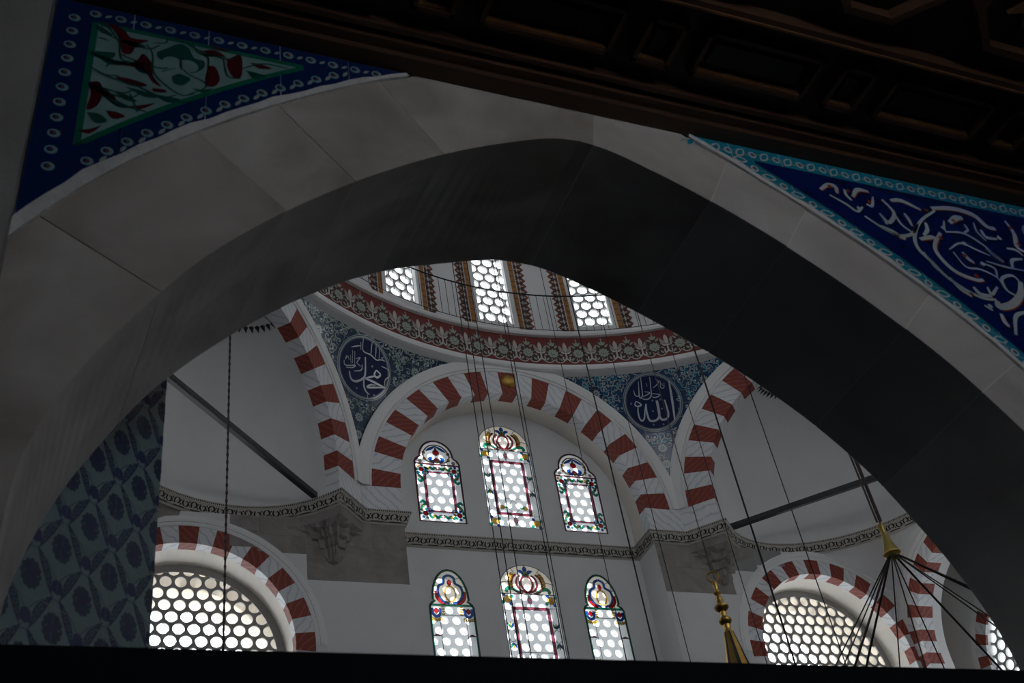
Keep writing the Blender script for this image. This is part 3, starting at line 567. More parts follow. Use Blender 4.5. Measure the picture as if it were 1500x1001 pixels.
# ------------------------------------------------------------------ half domes
def half_dome(name, sx, label):
    O = Vector((sx*DIAG, DIAG, 0)); out = Vector((sx*K, K, 0)); T = Vector((-sx*K, K, 0))
    # T points towards the stained glass bay
    def P(psi, r=1.0, zc=0.0, rz=None): return O+out*(0.285+2.0*r*math.cos(psi))+T*(2.43*r*math.sin(psi))+Vector((0, 0, zc))
    vs = []; fs = []; n = 36; m = 14
    rows = [(1.0, ZC0), (1.0, ZA)]+[(math.cos(k/m*PI/2), ZA+2.43*math.sin(k/m*PI/2)) for k in range(1, m+1)]
    for r, z in rows:
        for k in range(n+1): vs.append(P(-PI/2+PI*k/n, r, z))
    for i in range(len(rows)-1):
        for k in range(n): a = i*(n+1)+k; fs.append((a, a+1, a+n+2, a+n+1))
    d = mk(name, vs, fs, M['plaster'], None, smooth=True, label=label, cat='half dome', **ST)
    # painted medallion edge near the crown
    D = Deco()
    for k in range(52): a = 2*PI*k/52; D.poly([(a-0.055, 0.0), (a, 0.05), (a+0.055, 0.0), (a, -0.012)], 'black_paint')
    cq = Vector((0.0, 0, 1.0)); t1 = Vector((0, 1, 0)); t2 = cq.cross(t1)
    def fm(a, q, h):
        rho = 0.392+q; v = cq*math.cos(rho)+(t1*math.sin(a)+t2*math.cos(a))*math.sin(rho); v = v*0.992
        return O+out*(0.285+2.0*max(v.x, 0.0))+T*(2.43*v.y)+Vector((0, 0, ZA+2.43*v.z))
    D.build('medallion_edge', fm, d, kind='stuff')
    # corner squinch below the cornice
    vs = []; fs = []; n = 30
    for k in range(n+1):
        psi = -PI/2+PI*k/n; p = P(psi); q = p-O; q.normalize()
        t = min((A-0.004-O.y)/q.y if q.y > 1e-4 else 99, (A-0.004-abs(O.x))/(q.x*sx) if q.x*sx > 1e-4 else 99)
        g = max(t-(p-O).length, 0.0) if t < 20 else 0; g = min(g, 1.0)
        w_ = p+q*g
        for j in range(7):
            u = j/6; vs.append(p*(1-u)+w_*u+Vector((0, 0, ZC0+0.01-(0.12+0.75*g)*(u**1.5)-0.02*math.sin(u*9))))
    for k in range(n):
        for j in range(6): a = k*7+j; fs.append((a, a+1, a+8, a+7))
    mk('squinch', vs, fs, M['plaster'] if sx > 0 else M['stone'], d, smooth=True)
    return O, out, T, P
EL = half_dome('half_dome_left', -1, 'plain white half dome beside the green-tiled roundel')
ER = half_dome('half_dome_right', 1, 'plain white half dome beside the blue-tiled roundel')
# ------------------------------------------------------------------ cornice with painted scrolls, one run round the hall
def exedra_path(E, n=24, rev=False):
    O, out, T, P = E; pts = [P(-PI/2+PI*k/n) for k in range(n+1)]+[O+out*0.29+T*RI, O+T*RI]
    pts = [(p.x, p.y) for p in pts]
    o = O; first = [(o-T*RI)]; pts = [(first[0].x, first[0].y)]+pts
    return pts[::-1] if rev else pts
PATH = exedra_path(EL)+[(-S2, A), (-RI, A), (-RI, YT), (RI, YT), (RI, A), (S2, A)]+exedra_path(ER, rev=True)
def clean(p):
    o = [p[0]]
    for q in p[1:]:
        if math.hypot(q[0]-o[-1][0], q[1]-o[-1][1]) > 0.04: o.append(q)
    return o
PATH = clean(PATH)
def offset(path, d):
    out = []
    for i, p in enumerate(path):
        def nrm(a, b): dx, dy = b[0]-a[0], b[1]-a[1]; q = math.hypot(dx, dy); return dy/q, -dx/q
        n0 = nrm(path[i-1], p) if i else nrm(p, path[1]); n1 = nrm(p, path[i+1]) if i < len(path)-1 else n0
        mx, my = n0[0]+n1[0], n0[1]+n1[1]; q = mx*mx+my*my; s = 2*d/q if q > 0.3 else d
        out.append((p[0]+mx*s, p[1]+my*s))
    return out
CP = [(0.0, ZC0-0.03), (0.012, ZC0-0.03), (0.02, ZC0), (0.05, ZC0+0.005), (0.095, ZC0+0.145), (0.105, ZC0+0.15), (0.115, ZC0+0.205), (0.10, ZC1+0.005), (0.0, ZC1+0.005)]
def sweep_path(name, path, prof, m, parent=None, **kw):
    vs = []; fs = []; n = len(path); k = len(prof)
    for d, z in prof: vs += [(x, y, z) for x, y in offset(path, d)]
    for j in range(k-1):
        for i in range(n-1): fs.append((j*n+i, j*n+i+1, (j+1)*n+i+1, (j+1)*n+i))
    return mk(name, vs, fs, m, parent, **kw)
corn = sweep_path('trim_8', PATH, CP, M['stonecream'], None, label='narrow cornice with black painted scrolls running round the hall', cat='cornice', **ST)
def path_map(path, d0, z0, d1, z1, extra):
    a = offset(path, d0+extra); b = offset(path, d1+extra); cum = [0]
    for i in range(len(path)-1): cum.append(cum[-1]+math.hypot(path[i+1][0]-path[i][0], path[i+1][1]-path[i][1]))
    def f(u, v, h):
        i = max(0, min(int(np.searchsorted(cum, u))-1, len(path)-2)); t = (u-cum[i])/(cum[i+1]-cum[i])
        pa = (a[i][0]+(a[i+1][0]-a[i][0])*t, a[i][1]+(a[i+1][1]-a[i][1])*t); pb = (b[i][0]+(b[i+1][0]-b[i][0])*t, b[i][1]+(b[i+1][1]-b[i][1])*t)
        return (pa[0]+(pb[0]-pa[0])*v, pa[1]+(pb[1]-pa[1])*v, z0+(z1-z0)*v)
    return f, cum[-1], cum
D = Deco(); fmap, LEN, CUM = path_map(PATH, 0.05, ZC0+0.005, 0.095, ZC0+0.145, 0.004); un = 0.155; nu = int(LEN/un)
for k in range(nu):
    u = k*un; sg = 1 if k % 2 else -1; c = 0.52
    D.stroke([(u+0.02, c+sg*0.30), (u+0.01, c-sg*0.12), (u+0.045, c-sg*0.36), (u+0.085, c-sg*0.34), (u+0.11, c-sg*0.05), (u+0.085, c+sg*0.22), (u+0.06, c+sg*0.1)], 0.036, 'black_paint', 0, 0.3, 4)
    D.disc((u+0.130, c+sg*0.25), 0.014, 'black_paint', 0, 6, 0.12); D.disc((u+0.135, c-sg*0.22), 0.012, 'black_paint', 0, 6, 0.10)
    if k % 2 == 0: D.stroke([(u+0.0, -0.02), (u+un*1.3, -0.02)], 0.16, 'black_paint', 0, 0.3, 1)
D.build('scroll_band', fmap, corn, kind='stuff')
D = Deco(); fm2, _, _ = path_map(PATH, 0.105, ZC0+0.15, 0.115, ZC0+0.205, 0.003); q = int(LEN/0.034)
for k in range(q): D.poly(rect(k*0.034, k*0.034+0.017, 0.25, 0.75), 'black_paint')
D.build('bead_row', fm2, corn, kind='stuff')
# ------------------------------------------------------------------ bare stone blocks and corbels of the piers
def stones(rows, parent, f, m, th=0.006):
    for u0, u1, v0, v1 in rows: slab('stone_block', [rect(u0+0.0015, u1-0.0015, v0+0.0015, v1-0.0015)], lambda u, v, d: f(u, v, th-d), 0, th, m, parent)
ff = plane_map((0, A, 0), (1, 0, 0), (0, -1, 0)); WF = bpy.data.objects['wall_front']; WB = bpy.data.objects['wall_front_bay']
stones([(-3.02, -2.42, 11.15, 11.63), (-3.60, -3.02, 11.15, 11.63), (-3.25, -2.42, 10.52, 11.15), (-4.12, -3.25, 10.52, 11.15), (-4.12, -3.60, 11.15, 11.63), (-4.9, -4.12, 10.98, 11.30), (-4.9, -4.12, 11.30, 11.63), (-5.35, -4.9, 11.36, 11.63), (-5.35, -4.9, 11.05, 11.36)], WF, ff, M['stone'])
stones([(2.42, 3.1, 11.15, 11.63), (3.1, 3.9, 11.15, 11.63), (2.42, 3.3, 10.64, 11.15), (3.3, 3.9, 10.64, 11.15)], WB, ff, M['stone'])
stones([(3.9, 4.55, 11.15, 11.63), (4.55, 5.2, 11.3, 11.63)], WB, ff, M['stone_grey'])
def corbel(E, sx, parent):
    O, out, T, P = E; a = O+T*RI; b = a+out*0.29; e = [P(PI/2*t) for t in (0.97, 0.85, 0.74, 0.64)]
    poly = [Vector((sx*S2, A+0.005, 0)), a, b]+e; poly = [Vector((p.x, min(p.y, A+0.005), 0)) for p in poly]+[Vector((poly[-1].x, A+0.005, 0))]
    anchor = Vector((a.x+sx*0.02, A+0.01, 0)); n = len(poly)
    tiers = [(1.0, ZC0+0.0), (1.0, 11.47), (0.97, 11.40), (0.80, 11.36), (0.74, 11.31), (0.71, 11.25), (0.56, 11.22), (0.53, 11.16), (0.50, 11.09), (0.40, 11.07), (0.41, 11.02), (0.40, 10.95), (0.34, 10.89), (0.24, 10.84), (0.10, 10.81), (0.0, 10.80)]
    # each tier grows scalloped hollows, as on a stalactite bracket
    vs = []; fs = []; fine = []
    for i in range(n):
        p, q = poly[i], poly[(i+1) % n]
        for t in range(6): fine.append(p.lerp(q, t/6))
    m = len(fine)
    for ti, (s, z) in enumerate(tiers):
        for i, p in enumerate(fine):
            c = anchor+(p-anchor)*s; wob = 1-(0.20*abs(math.sin(i/6*PI*1.5+(ti//3)*0.8)) if 2 <= ti else 0)
            rnd_ = Vector((anchor.x+(c.x-anchor.x)*wob, anchor.y+(c.y-anchor.y)*wob, z)); vs.append(rnd_)
    for ti in range(len(tiers)-1):
        for i in range(m): j = (i+1) % m; fs.append((ti*m+i, ti*m+j, (ti+1)*m+j, (ti+1)*m+i))
    fs.append(tuple(range(m)))
    mk('corbel', vs, fs, M['stone'], parent)
corbel(EL, -1, WF); corbel(ER, 1, WB)

# ================================================================== pendentives
RS = math.hypot(A, RM); ZT = ZA+math.sqrt(RM**2-S2**2); ZR = 15.46
def pend(name, phi0, tilemat, label):
    root = empty(name, (0, 0, 0), label=label, cat='pendentive', **ST)
    def rad(z): return math.sqrt(RS**2-(z-ZA)**2)
    def lim(z):
        xf = math.sqrt(max(RM**2-(z-ZA)**2, 0)); return math.radians(22.5)-math.atan2(xf, A)   # half-opening counted from the corner axis
    def f(s, z, h=0.0):
        r = rad(z)-h; a = phi0+s/8.0; return (r*math.cos(a), r*math.sin(a), z)
    def S(z): return max(lim(z), 0)*8.0
    tz = 0.27; rows = np.arange(13.05, ZR+0.2, tz); g = 0.003
    for z0 in rows:
        z1 = min(z0+tz, ZR+0.06)
        for c in range(-9, 9):
            s0, s1 = c*tz+g, (c+1)*tz-g; zs = np.linspace(z0+g, z1-g, 6); vs = []; uv = []; ok = 0
            for z in zs:
                l = S(z); a, b = max(s0, -l), min(s1, l)
                if b <= a: a = b = min(max(0.5*(a+b), -l), l)
                else: ok += 1
                for t in range(4): q = a+(b-a)*t/3; vs.append(f(q, z, 0.0)); uv.append((q, z))
            if not ok: continue
            mk('tile', vs, [(i*4+t, i*4+t+1, i*4+t+5, i*4+t+4) for i in range(5) for t in range(3)], tilemat, root, uv=uv)
    # backing mortar
    vs = []; zs = np.linspace(ZT-0.02, ZR+0.1, 24)
    for z in zs:
        l = S(z)
        for t in range(13): vs.append(f(-l+2*l*t/12, z, -0.004))
    mk('mortar_bed', vs, [(i*13+t, i*13+t+1, i*13+t+14, i*13+t+13) for i in range(23) for t in range(12)], M['grey_gl'], root)
    return root, f
PL, fPL = pend('pendentive_left', math.radians(112.5), M['pend_l'], 'green and blue tiled pendentive carrying a calligraphy roundel')
PR, fPR = pend('pendentive_right', math.radians(67.5), M['pend_r'], 'bright blue and white tiled pendentive carrying a calligraphy roundel')
def roundel(root, f, ring, ang, strokes, sc_, off, dots, pale):
    D = Deco(); c = (0.0, 14.78)
    D.bigdisc(c, 0.62, ring, 0); D.bigdisc(c, 0.545, 'roundel', 1); D.ring(c, 0.60, 0.012, 'inkblue', 1, 40); D.ring(c, 0.555, 0.012, 'inkblue', 2, 40)
    D.build('roundel', f, root, eps=0.003, base=0.004)
    D2 = Deco()
    def back(x, y):
        X = on_sphere((off[0]+x*sc_, off[1]+y*sc_), ZA, RS); a = math.atan2(X[1], X[0]); return ((a-ang)*8.0, X[2])
    for wd, pts in strokes: D2.stroke([back(*p) for p in pts], wd*sc_*0.0128, pale, 0, 0.45, 5)
    for p in dots: D2.disc(back(*p), 0.022, 'paleblue', 0, 8)
    D2.build('calligraphy', f, root, base=0.012)
sR = [(30, [(665, 240), (690, 380), (715, 540), (738, 715)]),
      (30, [(612, 470), (640, 560), (660, 650), (640, 700), (590, 715), (560, 690), (545, 640), (528, 560), (510, 480)]),
      (28, [(525, 480), (545, 580), (550, 650), (530, 705), (480, 730), (430, 720), (405, 660), (390, 590), (385, 520)]),
      (22, [(385, 520), (372, 620), (365, 700), (335, 728), (305, 690), (287, 610), (290, 565)]),
      (18, [(262, 490), (300, 508), (328, 535), (285, 552), (250, 535), (262, 490)]),
      (14, [(430, 190), (443, 310), (450, 410), (420, 458), (370, 466), (325, 450)]), (14, [(320, 200), (333, 320), (342, 420), (312, 448), (300, 380), (292, 250)]),
      (12, [(290, 250), (300, 370), (290, 430), (250, 410), (235, 355)]), (14, [(462, 395), (555, 408), (505, 442), (455, 432)]), (13, [(368, 372), (432, 384), (395, 412), (348, 432)]),
      (11, [(500, 215), (540, 250), (510, 295), (470, 325)]), (10, [(560, 245), (566, 322), (604, 322), (604, 262)]), (9, [(545, 235), (590, 300)]), (10, [(770, 430), (805, 442), (760, 468), (812, 492)]), (8, [(385, 265), (400, 310)])]
sL = [(28, [(455, 365), (457, 480), (450, 590), (415, 635), (340, 662), (290, 640), (268, 590), (262, 535)]), (24, [(445, 600), (436, 700), (460, 780), (505, 825)]),
      (26, [(590, 525), (640, 580), (600, 615), (565, 580), (590, 525)]), (24, [(570, 602), (520, 608), (455, 625)]), (30, [(455, 628), (540, 662), (620, 705), (700, 742)]), (24, [(700, 742), (600, 738), (480, 735), (520, 705), (580, 712)]),
      (14, [(655, 480), (730, 520), (748, 600), (700, 642), (690, 720)]), (15, [(432, 135), (428, 285), (520, 338), (590, 400), (640, 400), (695, 415)]), (12, [(540, 180), (530, 260), (522, 345)]), (12, [(588, 200), (585, 300), (578, 370)]), (12, [(632, 255), (622, 400)]), (12, [(690, 415), (655, 380), (680, 365)]),
      (16, [(285, 242), (340, 232), (400, 225)]), (12, [(400, 180), (402, 275)]), (10, [(300, 280), (300, 440)]), (10, [(326, 290), (326, 460)]), (9, [(275, 340), (280, 440)]), (9, [(225, 340), (212, 390), (240, 350), (258, 400)]), (14, [(195, 400), (210, 462), (330, 466), (300, 492), (220, 490)]), (12, [(340, 385), (392, 372), (352, 432), (402, 480)]), (15, [(318, 536), (405, 524), (418, 455)]), (12, [(480, 820), (485, 880)])]
roundel(PR, fPR, 'grey_gl', math.radians(67.5), sR, 120/1001, (900, 530), [(205, 520), (465, 480), (480, 775), (600, 770), (580, 580), (470, 610), (790, 580), (560, 465)], 'white_gl')
roundel(PL, fPL, 'grey_gl', math.radians(112.5), sL, 120/1001, (480, 480), [(540, 480), (350, 745), (560, 830)], 'white_gl')
def half_width(z): return max(math.radians(22.5)-math.atan2(math.sqrt(max(RM**2-(z-ZA)**2, 0)), A), 0)*8.0
for root, f, c1, c2, c3, sp in ((PL, fPL, 'inkblue', 'grey_gl', 'leafgreen', 0.125), (PR, fPR, 'navy', 'grey_gl', 'turq', 0.125)):
    D = Deco(); ros = ((-1.15, 15.05), (1.15, 15.05), (0, 13.80), (-1.75, 15.28), (1.75, 15.28), (0.0, 13.45))
    for c in ros:
        D.disc(c, 0.115, c1, 0, 14); D.flower(c, 0.10, 10, c2, 1, c1, 0.45, 0.1, 0.35); D.disc(c, 0.018, 'white_gl', 3, 8)
    rg = random.Random(5 if root is PL else 6); z = 13.2; row = 0
    while z < ZR+0.02:
        hw_ = half_width(z); x = -2.4+(sp/2 if row % 2 else 0)
        while x < 2.4:
            cx, cz = x+rg.uniform(-0.03, 0.03), z+rg.uniform(-0.03, 0.03)
            if abs(cx) < hw_-0.06 and math.hypot(cx, cz-14.78) > 0.70 and all(math.hypot(cx-q[0], cz-q[1]) > 0.16 for q in ros):
                a0 = rg.uniform(0, 6.28); sg = rg.choice((-1, 1)); R0 = sp*0.62
                D.stroke([(cx+R0*(1-t/7)*math.cos(a0+sg*t), cz+R0*(1-t/7)*math.sin(a0+sg*t)) for t in np.linspace(0, 5.6, 8)], 0.020, c2, 0, 0.3, 2)
                a1 = a0+1.2; D.leaf((cx+R0*0.9*math.cos(a1), cz+R0*0.9*math.sin(a1)), (cx+R0*1.5*math.cos(a1+0.5), cz+R0*1.5*math.sin(a1+0.5)), 0.04, c3 if rg.random() < 0.6 else c2, 0)
                D.disc((cx, cz), 0.02, rg.choice((c2, c3, 'white_gl')), 1, 6)
            x += sp
        z += sp*0.87; row += 1
    # waved edging line under the dome ring
    zz = ZR-0.07; hw_ = half_width(zz)-0.25
    D.stroke([(-hw_+2*hw_*k/60, zz+0.03*math.sin(k*0.9)) for k in range(61)], 0.018, c2, 1, 0, 2)
    D.build('tendrils', f, root, base=0.003, kind='stuff')

# ================================================================== dome ring, drum and dome
def cyl(R): return lambda a, z, h: ((R-h)*math.cos(a), (R-h)*math.sin(a), z)
def rev(name, prof, m, parent=None, n=132, a0=0, a1=360, smooth=False, **kw):
    vs = []; fs = []; k = len(prof)
    for i in range(n+1):
        a = math.radians(a0+(a1-a0)*i/n)
        for r, z in prof: vs.append((r*math.cos(a), r*math.sin(a), z))
    for i in range(n):
        for j in range(k-1): fs.append((i*k+j, i*k+j+1, (i+1)*k+j+1, (i+1)*k+j))
    return mk(name, vs, fs, m, parent, smooth=smooth, **kw)
ringo = rev('trim_9', [(7.75, 15.40), (7.56, 15.44), (7.50, 15.46), (7.48, 15.50), (7.50, 15.58), (7.54, 15.59)], M['moulding'], label='white moulded rings edging the maroon floral frieze at the base of the dome', cat='frieze', **ST)
rev('frieze_field', [(7.54, 15.585), (7.54, 16.34)], M['maroon'], ringo)
rev('upper_moulding', [(7.54, 16.33), (7.47, 16.335), (7.45, 16.38), (7.47, 16.43), (7.50, 16.45), (7.62, 16.45)], M['moulding'], ringo)
D = Deco()
hw = 0.2685
sl = [(-hw, 0.20), (-0.22, 0.125), (-0.16, 0.075), (-0.10, 0.065), (-0.045, 0.09), (0, 0.14), (0.045, 0.09), (0.10, 0.065), (0.16, 0.075), (0.22, 0.125), (hw, 0.20)]
D.poly(sl+[(hw, 0.40), (0.20, 0.52), (0.11, 0.50), (0.05, 0.60), (-0.05, 0.60), (-0.11, 0.50), (-0.20, 0.52), (-hw, 0.40)], 'maroon_dark', 0)
D.stroke(sl, 0.022, 'ivory', 2, 0, 2)
D.flower((0, 0.31), 0.125, 10, 'sage', 1, 'maroon_dark', 0.5, 0.3, 0.34); D.disc((0, 0.31), 0.034, 'ivory', 3, 10); D.disc((0, 0.31), 0.014, 'maroon_dark', 4, 8)
for sx in (-1, 1):
    D.leaf((sx*0.05, 0.44), (sx*0.13, 0.53), 0.05, 'taupe', 1, 0.1*sx); D.leaf((sx*0.10, 0.20), (sx*0.17, 0.12), 0.045, 'sage', 1); D.leaf((sx*0.13, 0.30), (sx*0.20, 0.25), 0.045, 'taupe', 1); D.leaf((sx*0.13, 0.36), (sx*0.20, 0.42), 0.04, 'taupe', 1); D.leaf((sx*0.04, 0.19), (sx*0.06, 0.12), 0.03, 'taupe', 1)
    D.leaf((sx*0.02, 0.50), (sx*0.075, 0.60), 0.05, 'sage', 1, 0.1*sx)
D.leaf((0, 0.50), (0, 0.66), 0.045, 'sage', 1); D.disc((0, 0.675), 0.016, 'ivory', 1, 8)
X = hw   # palmette on the joint between two units
D.stroke([(X-0.07, 0.22), (X-0.075, 0.15), (X-0.04, 0.13), (X, 0.20), (X, 0.36)], 0.035, 'ivory', 3, 0.2); D.stroke([(X+0.07, 0.22), (X+0.075, 0.15), (X+0.04, 0.13), (X, 0.20), (X, 0.36)], 0.035, 'ivory', 3, 0.2)
D.leaf((X, 0.34), (X, 0.60), 0.09, 'ivory', 3)
for sx in (-1, 1): D.leaf((X, 0.34), (X+sx*0.13, 0.52), 0.075, 'taupe', 3, -0.12*sx); D.leaf((X, 0.30), (X+sx*0.11, 0.36), 0.05, 'ivory', 3, -0.1*sx)
mo = D.build('floral_motif', lambda u, v, h: (7.54-h, 0, 0) if False else ((7.538-h)*math.cos(u/7.54), (7.538-h)*math.sin(u/7.54)*-1, 15.585+v), ringo, eps=0.007, base=0.003)
STEP = 360/88
for k in range(88):
    a = STEP*k
    if not 48 <= a <= 136: continue
    o = mo if k == 24 else inst('floral_motif', mo.data, Matrix.Rotation(math.radians(a), 4, 'Z'), ringo)
mo.matrix_local = Matrix.Rotation(math.radians(STEP*24), 4, 'Z')
# drum with 22 windows, dome above
NW = 22; SEG = 360/NW; WH = 2.85; ZW0, ZW1 = 16.62, 19.4; RD = 7.52
vs = []; fs = []
def quad(a0, a1, z0, z1, r0=RD, r1=None, n=4):
    r1 = r1 or r0
    for i in range(n):
        b = len(vs)
        for a, z in ((a0+(a1-a0)*i/n, z0), (a0+(a1-a0)*(i+1)/n, z0), (a0+(a1-a0)*(i+1)/n, z1), (a0+(a1-a0)*i/n, z1)):
            r = r0 if z == z0 else r1; vs.append((r*math.cos(math.radians(a)), r*math.sin(math.radians(a)), z))
        fs.append((b, b+1, b+2, b+3))
A0 = 90.2
RO = RD+0.12
for k in range(NW):
    c = A0+k*SEG
    quad(c-SEG/2, c-WH, 16.40, 20.0); quad(c+WH, c+SEG/2, 16.40, 20.0); quad(c-WH, c+WH, 16.40, ZW0); quad(c-WH, c+WH, ZW1, 20.0)
    for a in (c-WH, c+WH):
        b = len(vs); ca, sa = math.cos(math.radians(a)), math.sin(math.radians(a)); vs += [(RD*ca, RD*sa, ZW0), (RO*ca, RO*sa, ZW0), (RO*ca, RO*sa, ZW1), (RD*ca, RD*sa, ZW1)]; fs.append((b, b+1, b+2, b+3))
    for z in (ZW0, ZW1):
        b = len(vs)
        for r, a in ((RD, c-WH), (RD, c+WH), (RO, c+WH), (RO, c-WH)): vs.append((r*math.cos(math.radians(a)), r*math.sin(math.radians(a)), z+(-0.02 if r == RO and z == ZW0 else 0)))
        fs.append((b, b+1, b+2, b+3))
for i in range(12):
    e0, e1 = i/12*PI/2, (i+1)/12*PI/2; quad(0, 360, 20.0+5.0*math.sin(e0), 20.0+5.0*math.sin(e1), RD*math.cos(e0), max(RD*math.cos(e1), 0.01), 48)
dome = mk('dome', vs, fs, M['plaster'], None, label='white central dome with a drum of tall bullseye windows', cat='dome', **ST)
wn = 10
D = Deco()
# painted bands beside each dome window (metres from the window edge, right-hand side)
for sx in (-1, 1):
    e = sx*(math.radians(WH)*RD); q = lambda d: e+sx*d
    D.poly([(q(0.10), 16.50), (q(0.205), 16.50), (q(0.205), 19.6), (q(0.10), 19.6)], 'ochre', 0)
    D.poly([(q(0.225), 16.50), (q(0.37), 16.50), (q(0.37), 19.6), (q(0.225), 19.6)], 'maroon_dark', 0)
    D.stroke([(q(0.215), 16.5), (q(0.215), 19.6)], 0.012, 'moulding_ivory' if False else 'ivory', 1, 0, 1)
    for j in range(19):
        z = 16.52+0.163*j; D.poly([(q(0.37), z), (q(0.445), z+0.0815), (q(0.37), z+0.163)], 'maroon', 1)
        D.leaf((q(0.29), z+0.01), (q(0.29), z+0.15), 0.045, 'ivory', 1); D.disc((q(0.345), z+0.0815), 0.026, 'ivory', 1, 8); D.disc((q(0.345), z+0.0815), 0.012, 'rust', 2, 6); D.disc((q(0.245), z+0.0815), 0.012, 'ivory', 1, 6); D.disc((q(0.40), z+0.0815), 0.012, 'ochre', 2, 6)
        D.poly(rect(min(q(0.11), q(0.195)), max(q(0.11), q(0.195)), z+0.02, z+0.05), 'wood_gilt', 1); 
band = D.build('painted_band', lambda u, z, h: ((RD-h)*math.cos(-u/RD), (RD-h)*math.sin(-u/RD), z), dome, base=0.004, eps=0.002)
band.matrix_local = Matrix.Rotation(math.radians(A0), 4, 'Z')
for k in range(NW):
    c = (A0+k*SEG) % 360
    if 30 < c < 150:
        if abs(c-A0) > 1: inst('painted_band', band.data, Matrix.Rotation(math.radians(c), 4, 'Z'), dome)
    ca, sa = math.cos(math.radians(c)), math.sin(math.radians(c)); fD = lambda u, z, d: ((RO+d)*ca+u*sa, (RO+d)*sa-u*ca, z)
    s = 0.262; cells = hexcells(-0.46, 0.46, ZW0+0.02, ZW1+0.1, s); vs2, fs2 = grille_data(cells, s, 0.112, fD, 0.05)
    wo = mk('window_%d' % (wn+k), vs2, fs2, M['grille_pale'], None, label='tall bullseye window in the drum of the dome between ochre painted bands', cat='window', group='drum windows of the dome', **ST)
    if 40 < c < 140: panes(wo, cells, 0.112, fD, 0.03, lambda u, z: abs(u) < 0.5, gm='dim_pane')
    else: pane_stuff('panes', cells, 0.112, fD, 0.03, wo, 'dim_pane')
# slim railing round the foot of the dome
rail = tube('railing', [(7.2*math.cos(2*PI*k/180), 7.2*math.sin(2*PI*k/180), 17.2) for k in range(180)], 0.016, M['iron'], None, 6, True, label='thin black iron railing circling the foot of the dome', cat='railing')
tube('lower_rail', [(7.2*math.cos(2*PI*k/180), 7.2*math.sin(2*PI*k/180), 16.24) for k in range(180)], 0.007, M['iron'], rail, 5, True)
bm_ = tube_data([(0, 0, 16.24), (0, 0, 17.2)], 0.006, 5); me = bpy.data.meshes.new('baluster'); me.from_pydata([tuple(v) for v in bm_[0]], [], bm_[1]); me.materials.append(M['iron'])
for k in range(288):
    a = 2*PI*k/288; 
    if 35 < math.degrees(a) < 145: inst('baluster', me, Matrix.Translation((7.2*math.cos(a), 7.2*math.sin(a), 0)), rail)
rev('ledge', [(7.47, 16.44), (7.15, 16.45), (7.15, 16.46), (7.47, 16.47)], M['moulding'], rail) if False else None

# ================================================================== hanging things
def cable(px, D, zt, zb, r, m, label, cat='cable', group=None, dx=(0, 0)):
    p = at_dist(px, D); return tube('cable', [(p[0], p[1], zt), (p[0]+dx[0]*0.5, p[1]+dx[1]*0.5, (zt+zb)/2), (p[0]+dx[0], p[1]+dx[1], zb)], r, m, None, 5, label=label, cat=cat, group=group)
CB = [((708, 685), 9.4, 0.0055), ((719, 685), 9.5, 0.0055), ((733, 685), 9.7, 0.0055), ((777, 685), 10.3, 0.0055), ((782, 685), 10.4, 0.0055), ((895, 685), 10.0, 0.008), ((860, 706), 11.2, 0.0045)]
for p, d, r in CB[:3]: cable(p, d, 24.3, 2.6, r, M['cable'], 'one of three spaced thin cables crossing the lotus-crowned stained glass', group='three cables before the lotus-crowned lights')
for p, d, r in CB[3:5]: cable(p, d, 24.3, 2.6, r, M['cable'], 'one of a close-set pair of thin cables below the gilded boss', group='pair of cables below the gilded boss')
cable(*CB[5][:2], 24.0, 2.6, CB[5][2], M['cable'], 'thick dark cable falling past the right-hand pendentive tip and bay corner')
cable(*CB[6][:2], 24.0, 2.6, CB[6][2], M['cable'], 'hair-thin cable falling past the plum-edged light nearest the blue-tiled roundel')
cable((1120, 833), 9.0, 24.0, 2.6, 0.0085, M['cable'], 'thick dark cable falling past the blue-tiled roundel into the bullseye window')
cable((1178, 800), 11.5, 23.5, 2.6, 0.006, M['cable'], 'thin cable crossing the tie beam of the half dome beside the blue-tiled roundel')
cable((985, 867), 10.5, 24.0, 2.6, 0.0045, M['cable'], 'hair-thin cable falling over the bare stone pier beside the gilded tassel')
cable((1079, 826), 10.5, 11.6, 2.6, 0.0045, M['cable'], 'hair-thin cable hanging from the corbel behind the gilded tassel')
# beaded chain at the left
p = at_dist((332, 722), 9.0); ch = tube('hanging_chain', [(p[0], p[1], 2.6), (p[0], p[1], 15.2)], 0.0085, M['rope'], None, 5, label='dark beaded chain hanging in front of the half dome beside the tiled pier', cat='chain')
bv = lathe_data([(0.0, -0.028), (0.0115, -0.016), (0.012, 0.016), (0.0, 0.028)], 6); me = bpy.data.meshes.new('link'); me.from_pydata(bv[0], [], bv[1]); me.materials.append(M['rope'])
for k in range(90): inst('link', me, Matrix.Translation((p[0], p[1], 4.4+k*0.085)), ch)
# tie beams across the half domes
def tie(E, sx, label):
    O, out, T, P = E; b = O+out*0.42; a0 = b-T*2.34; a1 = b+T*2.34; z0, z1 = ZC1+0.0, ZC1+0.115; w_ = 0.05
    vs = []; 
    for q in (a0, a1):
        for dw, z in ((-w_, z0+0.012), (-w_+0.012, z0), (w_-0.012, z0), (w_, z0+0.012), (w_, z1-0.012), (w_-0.012, z1), (-w_+0.012, z1), (-w_, z1-0.012)): vs.append(q+out*dw+Vector((0, 0, z)))
    fs = [(k, (k+1) % 8, 8+(k+1) % 8, 8+k) for k in range(8)]+[tuple(range(8)), tuple(range(8, 16))]
    return mk('tie_beam', vs, fs, M['tie'], None, label=label, cat='beam')
tie(EL, -1, 'black tie beam across the half dome beside the tiled pier'); tie(ER, 1, 'black tie beam across the half dome behind the chandelier ropes')
